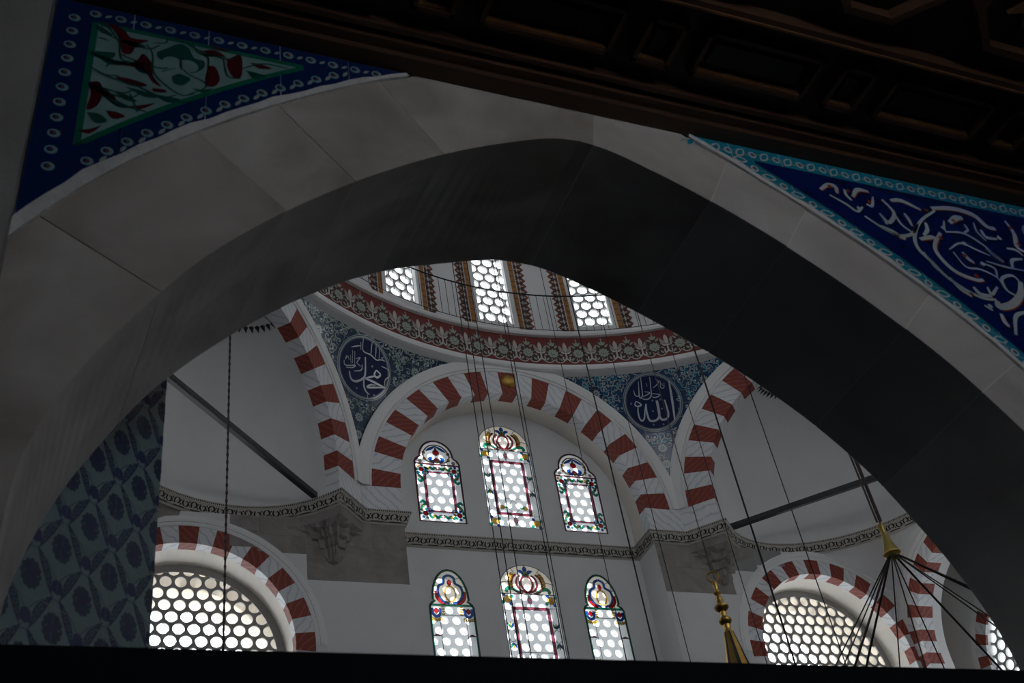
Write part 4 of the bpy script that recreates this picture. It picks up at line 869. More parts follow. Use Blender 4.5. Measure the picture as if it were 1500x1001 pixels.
# central chandelier: gilded hub with fanning ropes
hub = at_dist((1301, 797), 11.4); hx, hy, hz = hub
chn = empty('chandelier', (hx, hy, hz), label='brass chandelier hub with dark ropes fanning down to a ring', cat='chandelier')
def sub(o): o.location = (0, 0, 0); return o
lathe('hub', [(0.0, 0.24), (0.03, 0.235), (0.042, 0.20), (0.032, 0.16), (0.035, 0.11), (0.042, 0.04), (0.058, -0.02), (0.078, -0.08), (0.084, -0.12), (0.07, -0.16), (0.035, -0.18), (0.0, -0.18)], M['brass'], chn, 18)
lathe('collar', [(0.076, -0.10), (0.094, -0.105), (0.096, -0.125), (0.078, -0.135)], M['gold'], chn, 18)
for dx, dy in ((-0.03, 0.0), (0.03, 0.02), (0.0, -0.03)): tube('suspension_rope', [(dx, dy, 0.26), (dx*2.5, dy*2.5, 17.0)], 0.012, M['rope'], chn, 5)
RR, DZ = 2.9, -3.4
for k in range(12):
    a = 2*PI*k/12+0.2; c, s_ = math.cos(a), math.sin(a); tube('rope', [(0.055*c, 0.055*s_, -0.155), (RR*c, RR*s_, DZ)], 0.012 if k % 3 == 0 else 0.007, M['rope'] if k % 3 == 0 else M['cable'], chn, 5)
tube('ring', [(RR*math.cos(2*PI*k/48), RR*math.sin(2*PI*k/48), DZ) for k in range(48)], 0.03, M['iron'], chn, 8, True)
# gilded tassel
tp = at_dist((1042, 838), 8.0); ta = empty('hanging_tassel', tp, label='gilded hanging ornament with turned knobs and a black striped cone', cat='ornament')
tube('ring', [(0.042*math.cos(2*PI*k/20)*0.8, 0.042*math.cos(2*PI*k/20)*-0.6, -0.042+0.042*math.sin(2*PI*k/20)) for k in range(20)], 0.007, M['gold'], ta, 6, True)
lathe('stem', [(0.0, -0.08), (0.018, -0.085), (0.022, -0.11), (0.014, -0.14), (0.016, -0.16)], M['gold'], ta, 14)
def knob(zc, r, h): return lathe('knob', [(0.014, zc+h), (r*0.6, zc+h*0.8), (r*0.95, zc+h*0.3), (r, zc), (r*0.9, zc-h*0.35), (r*0.5, zc-h*0.85), (0.016, zc-h)], M['gold'], ta, 16)
knob(-0.18, 0.03, 0.025); knob(-0.30, 0.056, 0.035); knob(-0.41, 0.05, 0.04)
lathe('spindle', [(0.014, -0.20), (0.024, -0.225), (0.026, -0.25), (0.016, -0.27), (0.02, -0.33), (0.026, -0.355), (0.018, -0.38), (0.03, -0.45), (0.024, -0.48), (0.034, -0.50)], M['gold'], ta, 14)
n = 14; cone = lambda r0, z0, r1, z1, a0, a1: [(r0*math.cos(a0), r0*math.sin(a0), z0), (r0*math.cos(a1), r0*math.sin(a1), z0), (r1*math.cos(a1), r1*math.sin(a1), z1), (r1*math.cos(a0), r1*math.sin(a0), z1)]
for k in range(n):
    a0 = 2*PI*k/n; wd = 2*PI/n; wide = 1.25 if k % 2 == 0 else 0.92
    mk('strip', cone(0.038, -0.50, 0.15, -1.12, a0+wd*(0.5-wide*0.5), a0+wd*(0.5+wide*0.5)) if k % 2 == 0 else cone(0.036, -0.50, 0.147, -1.12, a0-wd*0.2, a0+wd*1.2), [(0, 1, 2, 3)], M['gold'] if k % 2 == 0 else M['iron'], ta)
lathe('hem', [(0.146, -1.10), (0.156, -1.12), (0.156, -1.15), (0.146, -1.16)], M['gold'], ta, 20)
tube('cord', [(0, 0, 0.01), (0, 0, 12.0)], 0.004, M['cable'], ta, 5)

# ================================================================== near arcade arch
DN = 2.5; YN = CAM[1]+DN; YF = CAM[1]+DN*1.285; XC = CAM[0]+0.705*DN
half = [(0.752, 0.0), (0.752, 0.45), (0.752, 0.60), (0.742, 0.69), (0.708, 0.785), (0.652, 0.885), (0.58, 0.99), (0.495, 1.082), (0.40, 1.166), (0.30, 1.24), (0.20, 1.302), (0.10, 1.351), (0.045, 1.372), (0.0, 1.379)]
hc = smooth_line([(u*DN, 1.6+v*DN) for u, v in half[2:]], 5)
curve = [(XC+u, v) for u, v in hc][:-1]+[(XC, hc[-1][1])]+[(XC-u, v) for u, v in reversed(hc[:-1])]
def normals(c):
    out = []
    for i, p in enumerate(c):
        a, b = c[max(i-1, 0)], c[min(i+1, len(c)-1)]; dx, dy = b[0]-a[0], b[1]-a[1]; q = math.hypot(dx, dy); out.append((dy/q, -dx/q))
    return out
NR = normals(curve)
def off(d): return [(p[0]+n[0]*d, p[1]+n[1]*d) for p, n in zip(curve, NR)]
ZCEIL = 5.245
def bw(i): t = min(max((curve[i][0]-XC+0.6)/1.3, 0), 1); return 0.432+(0.330-0.432)*t
def offx(d): return [(p[0]+n[0]*(bw(i)+d), p[1]+n[1]*(bw(i)+d)) for i, (p, n) in enumerate(zip(curve, NR))]
ext = offx(0.0)
# joints, placed where the photograph shows them on the intrados
jp = [(230, 432), (408, 312), (520, 262), (645, 230), (872, 208), (1048, 296), (1160, 360), (1330, 495), (1440, 590)]
ji = []
for p in jp:
    X = on_y(p, YN); ji.append(min(range(len(curve)), key=lambda i: (curve[i][0]-X[0])**2+(curve[i][1]-X[2])**2))
ji = sorted(set([0]+ji+[len(curve)-1]))
# the soffit is worn and slightly splayed: its far edge stands a little higher at the haunches
def splay(i):
    u = (curve[i][0]-XC)/DN
    return float(np.interp(-u, [0, 0.075, 0.152, 0.228, 0.30, 0.38, 0.456, 0.589, 0.68, 0.76], [0, 0.015, 0.04, 0.072, 0.088, 0.09, 0.085, 0.07, 0.045, 0.0])) if u < 0 else float(np.interp(u, [0, 0.1, 0.25, 0.40, 0.5, 0.6, 0.68, 0.75], [0, 0.012, 0.025, 0.05, 0.06, 0.055, 0.03, 0.0]))
far = [(p[0]+n[0]*splay(i), p[1]+n[1]*splay(i)) for i, (p, n) in enumerate(zip(curve, NR))]
def splayed(name, lo, lo2, d0, d1, m, parent=None, **kw):
    vs, fs = slab_data([lo], xz(YN), d0, d1); n = len(lo); vs[n:] = [(q[0], YN+d1, q[1]) for q in lo2]; return mk(name, vs, fs, m, parent, **kw)
arco = splayed('trim_%d' % 10, off(0.001)+list(reversed(offx(-0.002))), [(p[0]+n[0]*0.001, p[1]+n[1]*0.001) for p, n in zip(far, NR)]+list(reversed(offx(-0.002))), 0.002, YF-YN-0.002, M['mortar'], label='pale mortar joints of the near pointed marble arch', cat='arch', **ST)
arco['label'] = 'near pointed arch of stained grey marble blocks under the wooden ceiling'
for a, b in zip(ji[:-1], ji[1:]):
    inn = [curve[i] for i in range(a, b+1)]; ex = [ext[i] for i in range(a, b+1)]
    def shrink(seg, g=0.002):
        seg = list(seg); (x0, y0), (x1, y1) = seg[0], seg[1]; q = math.hypot(x1-x0, y1-y0); seg[0] = (x0+(x1-x0)/q*g, y0+(y1-y0)/q*g)
        (x0, y0), (x1, y1) = seg[-1], seg[-2]; q = math.hypot(x1-x0, y1-y0); seg[-1] = (x0+(x1-x0)/q*g, y0+(y1-y0)/q*g); return seg
    mid = curve[(a+b)//2][0]
    lo = shrink(inn)+list(reversed(shrink(ex))); lo = [(x, min(z, ZCEIL+0.04)) for x, z in lo]
    lo2 = shrink([far[i] for i in range(a, b+1)])+list(reversed(shrink(ex))); lo2 = [(x, min(z, ZCEIL+0.04)) for x, z in lo2]
    splayed('voussoir', lo, lo2, random.uniform(-0.002, 0.002), YF-YN, M['marble'] if mid < XC+0.35 else M['marble2'], arco)
ZSP = curve[0][1]
for sx in (-1, 1):
    x0, x1 = sorted((XC+sx*0.752*DN, XC+sx*(0.752*DN+0.60)))
    for k in range(5):
        z0 = ZSP*k/5; box('jamb_stone', x0, x1, YN, YF, z0+0.002, z0+ZSP/5-0.002, M['marble'], arco)
# spandrel backing walls, fillet and tile panels
ns = [i for i, p in enumerate(ext)]
XL = on_y((52, 160), YN)[0]; XRt = -2.6
def ext_z(x, d):
    c = offx(d); best = None
    for i in range(len(c)-1):
        (xa, za), (xb, zb) = c[i], c[i+1]
        if (xa-x)*(xb-x) <= 0 and xa != xb: z = za+(zb-za)*(x-xa)/(xb-xa); best = z if best is None else max(best, z)
    return best if best is not None else ZSP
apexz = max(z for _, z in ext)
xcutL = next(p[0] for p in reversed(ext) if p[1] > ZCEIL); xcutR = next(p[0] for p in ext if p[1] > ZCEIL)
wl = [(XL-0.9, ZSP), ]; 
eL = [p for p in ext if p[0] < XC and p[1] < ZCEIL+0.05]; eR = [p for p in ext if p[0] > XC and p[1] < ZCEIL+0.05]
arcw = slab('wall_arcade', [[(XRt-1.2, 0.0), (XRt-1.2, ZCEIL+0.2)]+[(XRt, ZCEIL+0.2), (XRt, 0.0)]], xz(YN), 0.02, YF-YN, M['marble2'], label='marble spandrel wall around the near arch', cat='wall', **ST) if False else empty('wall_arcade', (0, 0, 0), label='near arcade wall with blue tiled spandrels above the marble arch', cat='wall', **ST)
slab('spandrel', [[(XL-0.9, ZSP)]+[(XL-0.9, ZCEIL+0.2)]+[(xcutL+0.1, ZCEIL+0.2)]+eL], xz(YN), 0.014, YF-YN-0.01, M['mortar'], arcw)
slab('spandrel', [eR+[(xcutR-0.1, ZCEIL+0.2), (XRt, ZCEIL+0.2), (XRt, ZSP)]], xz(YN), 0.014, YF-YN-0.01, M['mortar'], arcw)
box('pier', XRt-1.1, XRt, YN+0.02, YF-0.02, 0, ZSP, M['marble2'], arcw) if XRt-1.1 > XC+0.752*DN+0.6 else box('pier', XC+0.752*DN+0.601, XRt, YN+0.02, YF-0.02, 0, ZSP, M['marble2'], arcw)
fN = lambda u, v, h: (u, YN-h, v)
# lime fillet round the extrados: two visible runs, ragged like the photo
def fillet(cond, w0, w1):
    idx = [i for i in range(len(ext)) if cond(ext[i])]; a = [offx(-0.008)[i] for i in idx]; b = []
    for t, i in enumerate(idx):
        wd = w0+(w1-w0)*t/max(len(idx)-1, 1)+0.004*math.sin(t*2.3)+0.003*math.sin(t*5.1); p, n = curve[i], NR[i]; b.append((p[0]+n[0]*(bw(i)+wd), p[1]+n[1]*(bw(i)+wd)))
    slab('fillet', [a+list(reversed(b))], lambda u, v, d: (u, YN-0.014+d, v), 0, 0.02, M['fillet'], arcw)
fillet(lambda p: p[0] > XC and ZSP+0.1 < p[1] < ZCEIL, 0.018, 0.018)
fillet(lambda p: p[0] < XC and ZSP+0.1 < p[1] < ZCEIL, 0.012, 0.055)
def panel(x0, x1, base, border, bd, name):
    # tiles in vertical slices between the fillet and the ceiling; painted border band inside the edges
    root = empty(name, (0, 0, 0)); root.parent = arcw
    xs = [x0]; tw = 0.26
    while xs[-1] < x1-1e-6: xs.append(min(xs[-1]+tw, x1))
    for a, b in zip(xs[:-1], xs[1:]):
        n = 10; lo = []; hi = []
        for k in range(n+1):
            x = a+0.0012+(b-a-0.0024)*k/n; zl = ext_z(x, 0.012)
            lo.append((x, min(zl, ZCEIL+0.02))); hi.append((x, ZCEIL+0.03))
        vs = [fN(*p, 0.004) for p in lo]+[fN(*p, 0.004) for p in hi]
        mk('tile', vs, [(k, k+1, n+2+k, n+1+k) for k in range(n)], M[border], root)
    return root
pl_ = panel(XL+0.0, xcutL+0.0, 'pale', 'navy', 0.12, 'tile_panel'); pl_['label'] = 'spandrel panel with navy border and wine red leaves on pale ground'
pr_ = panel(xcutR, XRt, 'cobalt', 'turq', 0.10, 'tile_panel'); pr_['label'] = 'spandrel panel with turquoise border and white scrolls on cobalt'
def inner_poly(xa, xb, d, dtop):
    lo = []; hi = []
    for k in range(61):
        x = xa+(xb-xa)*k/60; z = ext_z(x, d)
        if z < ZCEIL-dtop: lo.append((x, z)); hi.append((x, ZCEIL-dtop))
    return lo+list(reversed(hi)), lo
ip, lo = inner_poly(XL+0.135, xcutL, 0.135, 0.105)
D = Deco(); D.poly(ip, 'pale', 0); D.stroke(ip, 0.022, 'emerald', 1, 0, 1, True)
def zpt(o, s): return lambda x, y: (lambda X: (X[0], X[2]))(on_y((o[0]+x*s, o[1]+y*s), YN))
Z = zpt((60, 0), 300/1365)
for shape, m in [([(390, 150), (480, 170), (560, 220), (600, 265), (720, 285), (640, 310), (600, 370), (540, 360), (515, 260), (450, 180)], 'wine'),
    ([(600, 440), (640, 415), (680, 370), (740, 440), (745, 520), (800, 590), (740, 560), (690, 490), (600, 455), (480, 440), (540, 425)], 'wine'),
    ([(560, 150), (680, 160), (800, 200), (700, 215), (590, 190)], 'wine'), ([(490, 520), (600, 540), (710, 580), (640, 592), (540, 560)], 'wine'), ([(310, 560), (390, 560), (410, 640), (370, 720), (300, 740), (330, 640)], 'wine'),
    ([(430, 750), (500, 760), (560, 790), (480, 805)], 'wine'), ([(1110, 450), (1160, 460), (1190, 540), (1150, 590), (1090, 570)], 'wine'), ([(1240, 410), (1330, 380), (1335, 520), (1280, 530), (1240, 460)], 'wine'), ([(1080, 300), (1180, 300), (1270, 350), (1180, 345)], 'wine'), ([(895, 245), (960, 240), (965, 270), (905, 270)], 'wine'),
    ([(300, 760), (380, 770), (440, 820), (360, 830)], 'green_gl'), ([(560, 720), (660, 715), (760, 700), (650, 745)], 'wine'), ([(240, 880), (330, 870), (400, 850), (320, 905)], 'wine'), ([(420, 640), (520, 690), (600, 730), (500, 720)], 'inkblue'), ([(1000, 600), (1080, 610), (1150, 600), (1070, 630)], 'green_gl'), ([(740, 600), (820, 610), (830, 630), (750, 625)], 'wine'), ([(1390, 430), (1460, 440), (1540, 470), (1450, 470)], 'wine'), ([(220, 800), (270, 830), (250, 870)], 'wine'),
    ([(770, 360), (850, 330), (920, 305), (980, 330), (1020, 400), (1085, 420), (1080, 470), (1000, 500), (930, 455), (850, 430), (780, 400)], 'green_gl'), ([(870, 520), (930, 510), (995, 540), (940, 582), (880, 562)], 'green_gl'),
    ([(330, 260), (430, 270), (490, 340), (480, 400), (380, 400), (330, 350)], 'green_gl'), ([(1360, 480), (1440, 500), (1500, 520), (1420, 540)], 'green_gl'), ([(480, 620), (560, 640), (640, 690), (560, 680)], 'green_gl'), ([(560, 590), (680, 620), (800, 660), (690, 660)], 'green_gl'), ([(330, 160), (400, 190), (480, 250), (400, 230)], 'green_gl')]:
    D.poly(smooth_line([Z(*p) for p in shape]+[Z(*shape[0])], 3)[:-1], m, 2)
for c, r in (((875, 435), 40), ((980, 455), 38), ((385, 305), 42), ((925, 490), 16)): D.disc(Z(*c), r*0.0009, 'pale', 3, 12)
for pts, wd in [([(700, 310), (740, 370), (750, 500), (850, 600), (940, 650), (1020, 640)], .008), ([(780, 200), (870, 260), (1000, 320), (1100, 380), (1200, 390)], .008), ([(430, 460), (480, 425), (600, 430)], .008), ([(930, 470), (1000, 520), (1080, 560), (1090, 600), (980, 645)], .007), ([(520, 260), (530, 400), (600, 430)], .007), ([(840, 260), (830, 300), (750, 300)], .007), ([(900, 470), (800, 490)], .007), ([(430, 520), (640, 590), (800, 660), (900, 650)], .008), ([(400, 650), (560, 720), (700, 760)], .01), ([(590, 640), (640, 760)], .012), ([(1210, 400), (1240, 520), (1330, 540)], .007), ([(300, 440), (420, 510), (520, 520)], .007), ([(1000, 290), (1040, 360), (1110, 400), (1110, 460)], .006), ([(1340, 470), (1480, 440), (1640, 470)], .008), ([(380, 160), (450, 200), (520, 300)], .007)]:
    D.stroke([Z(*p) for p in pts], wd, 'green_gl', 3, 0.4)
rg = random.Random(11)
for k in range(60):
    cx = XL+0.14+rg.random()*1.15; cz = ZCEIL-0.12-rg.random()*0.62; a = rg.uniform(-1.0, 0.6)
    if ext_z(cx, 0.17) < cz and (cz < ZCEIL-0.40 or cx > XL+0.80 or rg.random() < 0.25): D.leaf((cx, cz), (cx+0.085*math.cos(a), cz+0.085*math.sin(a)), 0.032, rg.choice(('wine', 'green_gl', 'green_gl', 'inkblue')), 2, rg.uniform(-0.2, 0.2)); D.stroke([(cx-0.05, cz+0.02), (cx, cz), (cx+0.09, cz-0.015), (cx+0.13, cz+0.02)], 0.008, 'green_gl', 2, 0.4, 4)
def clip_ok(v, m, lay): return all(p[0] > XL+0.13 and p[1] < ZCEIL-0.09 and p[1] > ext_z(p[0], 0.11) for p in v) or lay < 2
D.build('painted_scrolls', fN, pl_, base=0.006, eps=0.0012, only=clip_ok)
D = Deco()
def ringlet(c): D.disc(c, 0.020, 'pale', 0, 10); D.disc((c[0]-0.003, c[1]), 0.011, 'navy', 1, 8); D.disc(c, 0.005, 'rust', 2, 6)
x = XL+0.065; z = ext_z(x, 0.07)+0.08
while z < ZCEIL-0.02: ringlet((x, z)); D.leaf((x-0.02, z+0.03), (x+0.015, z+0.048), 0.014, 'cobalt', 0); z += 0.078
lz = [(x, ext_z(x, 0.066)) for x in np.arange(XL+0.12, xcutL-0.05, 0.002)]; acc = 0; last = lz[0]
for p in lz:
    acc += math.hypot(p[0]-last[0], p[1]-last[1]); last = p
    if acc > 0.082 and p[1] < ZCEIL-0.07: ringlet(p); D.leaf((p[0]+0.035, p[1]+0.005), (p[0]+0.055, p[1]+0.04), 0.014, 'grey_gl', 0); acc = 0
x = XL+0.13
while x < xcutL-0.16: ringlet((x, ZCEIL-0.05)); D.leaf((x+0.032, ZCEIL-0.06), (x+0.055, ZCEIL-0.04), 0.013, 'grey_gl', 0); x += 0.085
D.build('border_rosettes', fN, pl_, base=0.006, eps=0.0012, kind='stuff')
# right-hand panel
D = Deco(); ip, lo = inner_poly(xcutR+0.01, XRt, 0.10, 0.095); D.poly(ip, 'cobalt', 0); D.stroke(ip, 0.012, 'navy', 1, 0, 1, True)
Z = zpt((1200, 250), 300/1112)
for wd, pts in [(34, [(600, 212), (720, 215), (830, 250), (900, 310), (950, 325)]), (22, [(620, 225), (545, 280), (512, 360), (530, 430), (600, 500), (680, 580), (780, 650), (880, 700), (955, 710)]), (40, [(1085, 610), (1085, 680), (1040, 735), (970, 748), (960, 715)]), (18, [(1085, 615), (1040, 578), (985, 595), (1010, 655), (1065, 690)]),
    (26, [(650, 345), (620, 420), (660, 490), (740, 560), (840, 600), (885, 602)]), (16, [(680, 340), (780, 350), (880, 410), (960, 480), (995, 505)]), (26, [(900, 430), (960, 480), (995, 505)]), (14, [(670, 280), (672, 320), (685, 345)]), (34, [(700, 290), (735, 265), (770, 265)]), (24, [(175, 150), (200, 112), (260, 122)]), (20, [(240, 255), (340, 320), (430, 362), (500, 350), (530, 300)]), (30, [(330, 310), (400, 345), (440, 375)]),
    (26, [(380, 170), (440, 172), (545, 222)]), (22, [(335, 165), (400, 240), (375, 290), (350, 270)]), (14, [(400, 240), (440, 300), (500, 345)]), (18, [(130, 110), (140, 140), (170, 170)]), (24, [(0, 110), (40, 85), (80, 95), (90, 130)]), (16, [(50, 140), (140, 190), (200, 230), (230, 205)]), (12, [(700, 435), (760, 402), (850, 440), (920, 470)]), (24, [(770, 450), (800, 485), (835, 510)]), (12, [(720, 450), (790, 530), (870, 545), (960, 590), (1000, 650)]), (14, [(880, 510), (945, 540), (960, 585)]),
    (12, [(900, 500), (1000, 530), (1110, 552)]), (20, [(1045, 540), (1040, 495), (1095, 488)]), (26, [(1000, 280), (1050, 350), (1065, 420), (1110, 450)]), (18, [(1010, 430), (1060, 440), (1100, 470)]), (22, [(1060, 900), (1060, 800), (1120, 775)]), (26, [(980, 785), (1000, 830), (1025, 855)]), (18, [(890, 740), (935, 768)]), (26, [(540, 380), (600, 370), (640, 380)]), (22, [(570, 290), (580, 330), (560, 360)]), (22, [(455, 240), (480, 275), (500, 310)]), (16, [(250, 190), (280, 200), (285, 150)]), (18, [(320, 240), (350, 275), (360, 300)]), (14, [(560, 450), (620, 530), (660, 560)]), (24, [(700, 590), (760, 650), (820, 690)]), (26, [(830, 640), (870, 680), (930, 690)]), (18, [(905, 640), (930, 680), (960, 640)]), (14, [(780, 300), (800, 330), (780, 345)]), (22, [(870, 330), (900, 370), (960, 380)]), (14, [(960, 360), (985, 385)]), (12, [(830, 290), (850, 340), (900, 390)])]:
    P = [Z(*p) for p in pts]; D.stroke([(a+0.005, b-0.005) for a, b in P], wd*0.00098, 'rust' if wd > 23 else 'inkblue', 2, 0.5); D.stroke(P, wd*0.00096, 'white_gl', 3, 0.4)
for c in [(265, 180), (720, 280), (575, 225), (650, 375), (845, 580), (780, 470), (820, 680), (1030, 320), (1075, 410), (150, 120), (50, 95)]: D.disc(Z(*c), 0.012, 'rust', 4, 8)
for c in [(210, 215), (970, 375), (880, 515), (920, 745), (450, 375), (665, 320), (780, 405)]: D.disc(Z(*c), 0.013, 'white_gl', 4, 8)
# further scrolls beyond the frame edge, same hand
for k in range(6):
    for j in range(6):
        c = (-3.78+0.21*k, 5.02-0.22*j-0.08*(k % 2))
        if ext_z(c[0], 0.20) < c[1]: D.stroke([(c[0]+0.1*math.cos(t)*(1-t/9), c[1]+0.1*math.sin(t)*(1-t/9)) for t in np.linspace(0, 6.5, 10)], 0.018, 'white_gl', 3, 0.5)
def clip_r(v, m, lay): return all(p[0] < XRt and p[1] < ZCEIL-0.08 and p[1] > ext_z(p[0], 0.075) for p in v) or lay < 2
D.build('painted_scrolls', fN, pr_, base=0.006, eps=0.0012, only=clip_r)
D = Deco()
def sprig(c, a, k):
    ca, sa = math.cos(a), math.sin(a); t = lambda u, v: (c[0]+u*ca-v*sa, c[1]+u*sa+v*ca)
    if k % 2: D.disc(c, 0.021, 'white_gl', 0, 10); D.disc(c, 0.012, 'turq', 1, 10); D.disc(c, 0.006, 'rust', 2, 6)
    else:
        D.leaf(t(-0.035, -0.012), t(0.035, 0.016), 0.042, 'white_gl', 0); D.leaf(t(-0.026, -0.008), t(0.024, 0.011), 0.024, 'turq', 1); D.stroke([t(-0.05, 0.015), t(-0.02, 0.022), t(0.02, -0.02), t(0.05, -0.015)], 0.005, 'pale', 0)
x = xcutR+0.06; k = 0
while x < XRt: sprig((x, ZCEIL-0.05), 0.5, k); x += 0.062; k += 1
lz = [(x, ext_z(x, 0.055)) for x in np.arange(xcutR+0.1, XRt-0.3, 0.002)]; acc = 0; last = lz[0]; k = 0
for p in lz:
    dx, dy = p[0]-last[0], p[1]-last[1]; acc += math.hypot(dx, dy); last = p
    if acc > 0.072 and p[1] < ZCEIL-0.1: sprig(p, -0.5, k); acc = 0; k += 1
D.build('border_vine', fN, pr_, base=0.006, eps=0.0012, kind='stuff')
# grey stone pilaster closing the arcade on the left
box('wall_pilaster', XL-0.95, XL-0.004, YN-0.10, YF-0.02, 0.0, ZCEIL, M['stone_grey'], None, label='grey stone pilaster beside the navy bordered tile panel', cat='wall', **ST)
# tie beam at the springing of the near arch
bz = CAM[2]+0.486*(DN+0.14); box('arch_tie_beam', XC-0.752*DN+0.0, XC+0.752*DN-0.0, YN+0.14, YN+0.40, bz-0.28, bz, M['beam'], None, label='blue-black wooden tie beam spanning the near marble arch', cat='beam')

# ================================================================== tiled octagonal pier behind the arch
ex, ey = CAM[0]+0.0928*3.9, CAM[1]+3.9; AZ = math.radians(46); tv = Vector((math.cos(AZ), math.sin(AZ), 0)); nv = Vector((tv.y, -tv.x, 0)); E0 = Vector((ex, ey, 0)); FW = 0.96
oct_ = []; p = E0.copy(); d = tv.copy(); oct_.append(p.copy())
for k in range(7):
    d = Matrix.Rotation(PI/4, 3, 'Z') @ d; p = p+d*FW; oct_.append(p.copy())
pier = slab('wall_pier', [[(q.x, q.y) for q in oct_]], lambda u, v, dd: (u, v, dd), 0.0, 11.6, M['grey_gl'], None, label='octagonal pier clad in pale blue tiles with dark flower lattice', cat='pier', **ST)
D = Deco(); TW, TH = FW/4, 0.288
D.poly(rect(0.0008, TW-0.0008, 0.0008, TH-0.0008), 'paleblue', 0)
def rosette(c, r):
    for k in range(12): t = 2*PI*k/12; D.disc((c[0]+r*0.78*math.cos(t), c[1]+r*0.92*math.sin(t)), r*0.27, 'inkblue', 1, 8)
    D.disc(c, r*0.82, 'inkblue', 2, 16, r*0.95); D.ring(c, r*0.48, 0.003, 'navy', 3, 12, r*0.55); D.flower(c, r*0.36, 6, 'cobalt', 3, 'wine', 0.6, 0, 0.3)
    for k in range(10): t = 2*PI*k/10; D.stroke([(c[0]+r*0.52*math.cos(t), c[1]+r*0.6*math.sin(t)), (c[0]+r*0.8*math.cos(t), c[1]+r*0.92*math.sin(t))], 0.0025, 'paleblue' if k % 5 == 0 else 'cobalt', 3, 0, 1)
def saz(a, b, wd):
    D.leaf(a, b, wd, 'inkblue', 1, 0.06); dx, dy = b[0]-a[0], b[1]-a[1]
    for k in range(4):
        t = 0.26+0.16*k; c = (a[0]+dx*t-dy*0.06, a[1]+dy*t+dx*0.06); D.ring(c, 0.009, 0.0022, 'paleblue', 2, 8)
    D.stroke([a, (a[0]+dx*0.5-dy*0.06, a[1]+dy*0.5+dx*0.06), b], 0.0022, 'cobalt', 2, 0, 3)
def cell(cx, cy):
    rosette((cx, cy), 0.046)
    c2 = (cx, cy+TH/2)
    for k in range(8): t = 2*PI*k/8; D.disc((c2[0]+0.018*math.cos(t), c2[1]+0.018*math.sin(t)), 0.010, 'navy', 1, 7)
    D.disc(c2, 0.02, 'navy', 2, 10)
    for sx in (-1, 1):
        saz((c2[0]+sx*0.012, c2[1]-0.035), (c2[0]+sx*(TW/2-0.02), cy+0.005-0.045), 0.036) if sx > 0 else saz((cx-TW/2+0.02, cy-0.04), (c2[0]-0.012, c2[1]-0.035), 0.036)
        D.stroke([(c2[0]+sx*0.005, c2[1]+0.02), (c2[0]+sx*0.05, c2[1]+0.07), (c2[0]+sx*TW/2, c2[1]+0.10)], 0.003, 'inkblue', 1, 0, 3)
for cx, cy in ((TW/2, TH/4), (TW/2, TH/4+TH), (TW/2, TH/4-TH), (0, TH*0.75), (TW, TH*0.75), (0, -TH/4), (TW, -TH/4)): cell(cx, cy)
def clip_poly(v, fs):
    return v
# cut every motif to the tile so that neighbouring tiles carry the rest
items = []
for v, fs, m, lay in D.items:
    for q in fs:
        P = [v[i] for i in q]
        for ax, lim_, sg in ((0, 0.0008, 1), (0, TW-0.0008, -1), (1, 0.0008, 1), (1, TH-0.0008, -1)):
            out = []
            for i in range(len(P)):
                a, b = P[i], P[(i+1) % len(P)]; da, db = (a[ax]-lim_)*sg, (b[ax]-lim_)*sg
                if da >= 0: out.append(a)
                if da*db < 0: t = da/(da-db); out.append((a[0]+(b[0]-a[0])*t, a[1]+(b[1]-a[1])*t))
            P = out
            if len(P) < 3: break
        if len(P) >= 3: items.append((P, [tuple(range(len(P)))], m, lay))
D.items = items
O0 = E0-tv*FW
tl = D.build('tile', lambda u, v, h: tv*u+Vector((0, 0, v))+nv*h, pier, base=0.004, eps=0.0006); first = True
for fi in range(2):
    for r in range(6, 24):
        for c in range(4):
            rot = Matrix.Translation(O0) if fi == 0 else Matrix.Translation(O0) @ Matrix.Rotation(-PI/4, 4, 'Z')
            mw = rot @ Matrix.Translation(tv*(c*TW)+Vector((0, 0, r*TH))) if fi == 0 else rot @ Matrix.Translation(tv*((c-4)*TW)+Vector((0, 0, r*TH)))
            if first: tl.matrix_local = mw; first = False
            else: inst('tile', tl.data, mw, pier)

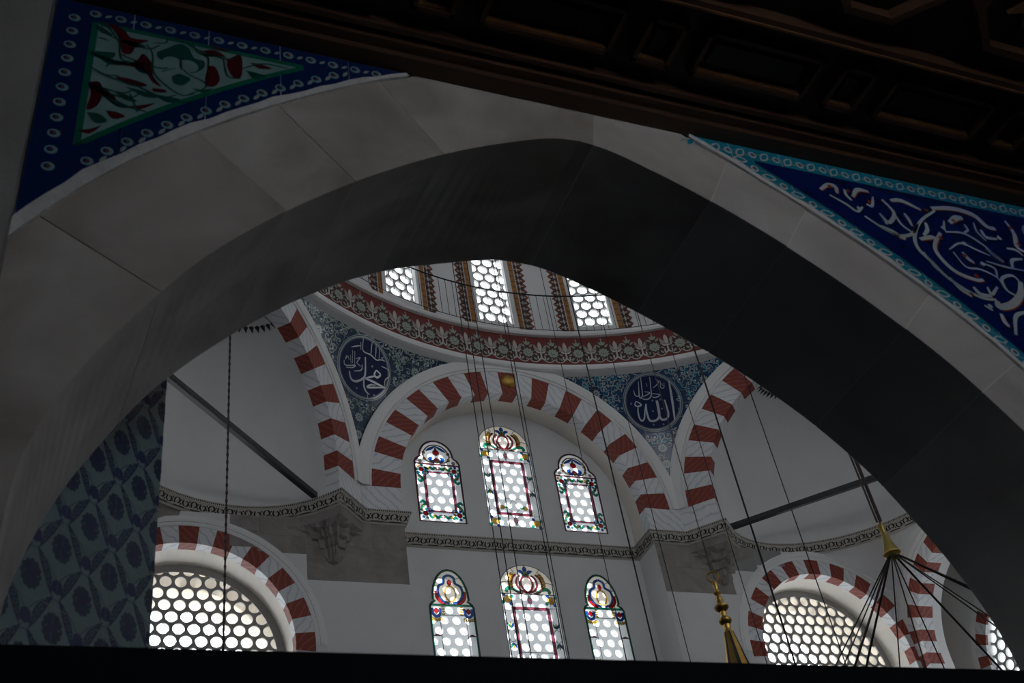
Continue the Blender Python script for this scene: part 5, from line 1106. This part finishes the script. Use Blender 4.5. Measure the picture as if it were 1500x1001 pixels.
# ================================================================== wooden ceiling over the near bay
wc = box('ceiling_wood', -9.6, XRt+0.3, -10.1, YN+0.02, ZCEIL+0.10, ZCEIL+0.16, M['wood_black'], None, label='dark carved wooden ceiling with worn gilt mouldings', cat='ceiling', **ST)
def strip(name, y0, y1, z0, m, x0=-9.6, x1=XRt+0.3): return box(name, x0, x1, y0, y1, z0, ZCEIL+0.105, m, wc)
strip('wall_beam', YN-0.075, YN-0.004, ZCEIL+0.0, M['wood']); strip('moulding', YN-0.115, YN-0.075, ZCEIL+0.03, M['wood']); strip('gilt_fillet', YN-0.145, YN-0.135, ZCEIL+0.055, M['wood_gilt']); strip('moulding', YN-0.165, YN-0.145, ZCEIL+0.045, M['wood'])
y0, y1 = YN-0.47, YN-0.255
x = -7.6; k = 0
while x < XRt:
    L_ = 0.56 if k % 2 == 0 else 0.17
    for nm, a, b, c, d, zz_ in (('frame_rail', x, x+L_, y1-0.02, y1, 0.05), ('frame_rail', x, x+L_, y0, y0+0.02, 0.05), ('frame_stile', x, x+0.02, y0, y1, 0.05), ('frame_stile', x+L_-0.02, x+L_, y0, y1, 0.05)): box(nm, a, b, c, d, ZCEIL+zz_, ZCEIL+0.102, M['wood'], wc)
    box('gilt_edge', x+0.02, x+L_-0.02, y1-0.026, y1-0.02, ZCEIL+0.06, ZCEIL+0.102, M['wood_gilt'], wc); box('panel', x+0.06, x+L_-0.06 if L_ > 0.2 else x+L_-0.05, y0+0.06, y1-0.06, ZCEIL+0.08, ZCEIL+0.102, M['wood_black'], wc)
    x += L_+0.10; k += 1
strip('moulding', YN-0.60, YN-0.56, ZCEIL+0.03, M['wood']); strip('gilt_fillet', YN-0.575, YN-0.565, ZCEIL+0.022, M['wood_gilt'])
for r in range(4):
    for c in range(8):
        cx, cy = -7.3+c*0.72+(0.36 if r % 2 else 0), YN-0.98-r*0.62; R1, R2 = 0.30, 0.265
        o = [(cx+R1*math.cos(PI/8+PI/4*i), cy+R1*math.sin(PI/8+PI/4*i)) for i in range(8)]; i_ = [(cx+R2*math.cos(PI/8+PI/4*i), cy+R2*math.sin(PI/8+PI/4*i)) for i in range(8)]
        slab('coffer_frame', [o, i_], lambda u, v, d: (u, v, ZCEIL+d), 0.04, 0.102, M['wood'], wc)
        s8 = [(cx+(0.15 if i % 2 == 0 else 0.085)*math.cos(PI/8*i), cy+(0.15 if i % 2 == 0 else 0.085)*math.sin(PI/8*i)) for i in range(16)]
        slab('coffer_star', [s8], lambda u, v, d: (u, v, ZCEIL+d), 0.07, 0.102, M['wood_gilt'], wc)
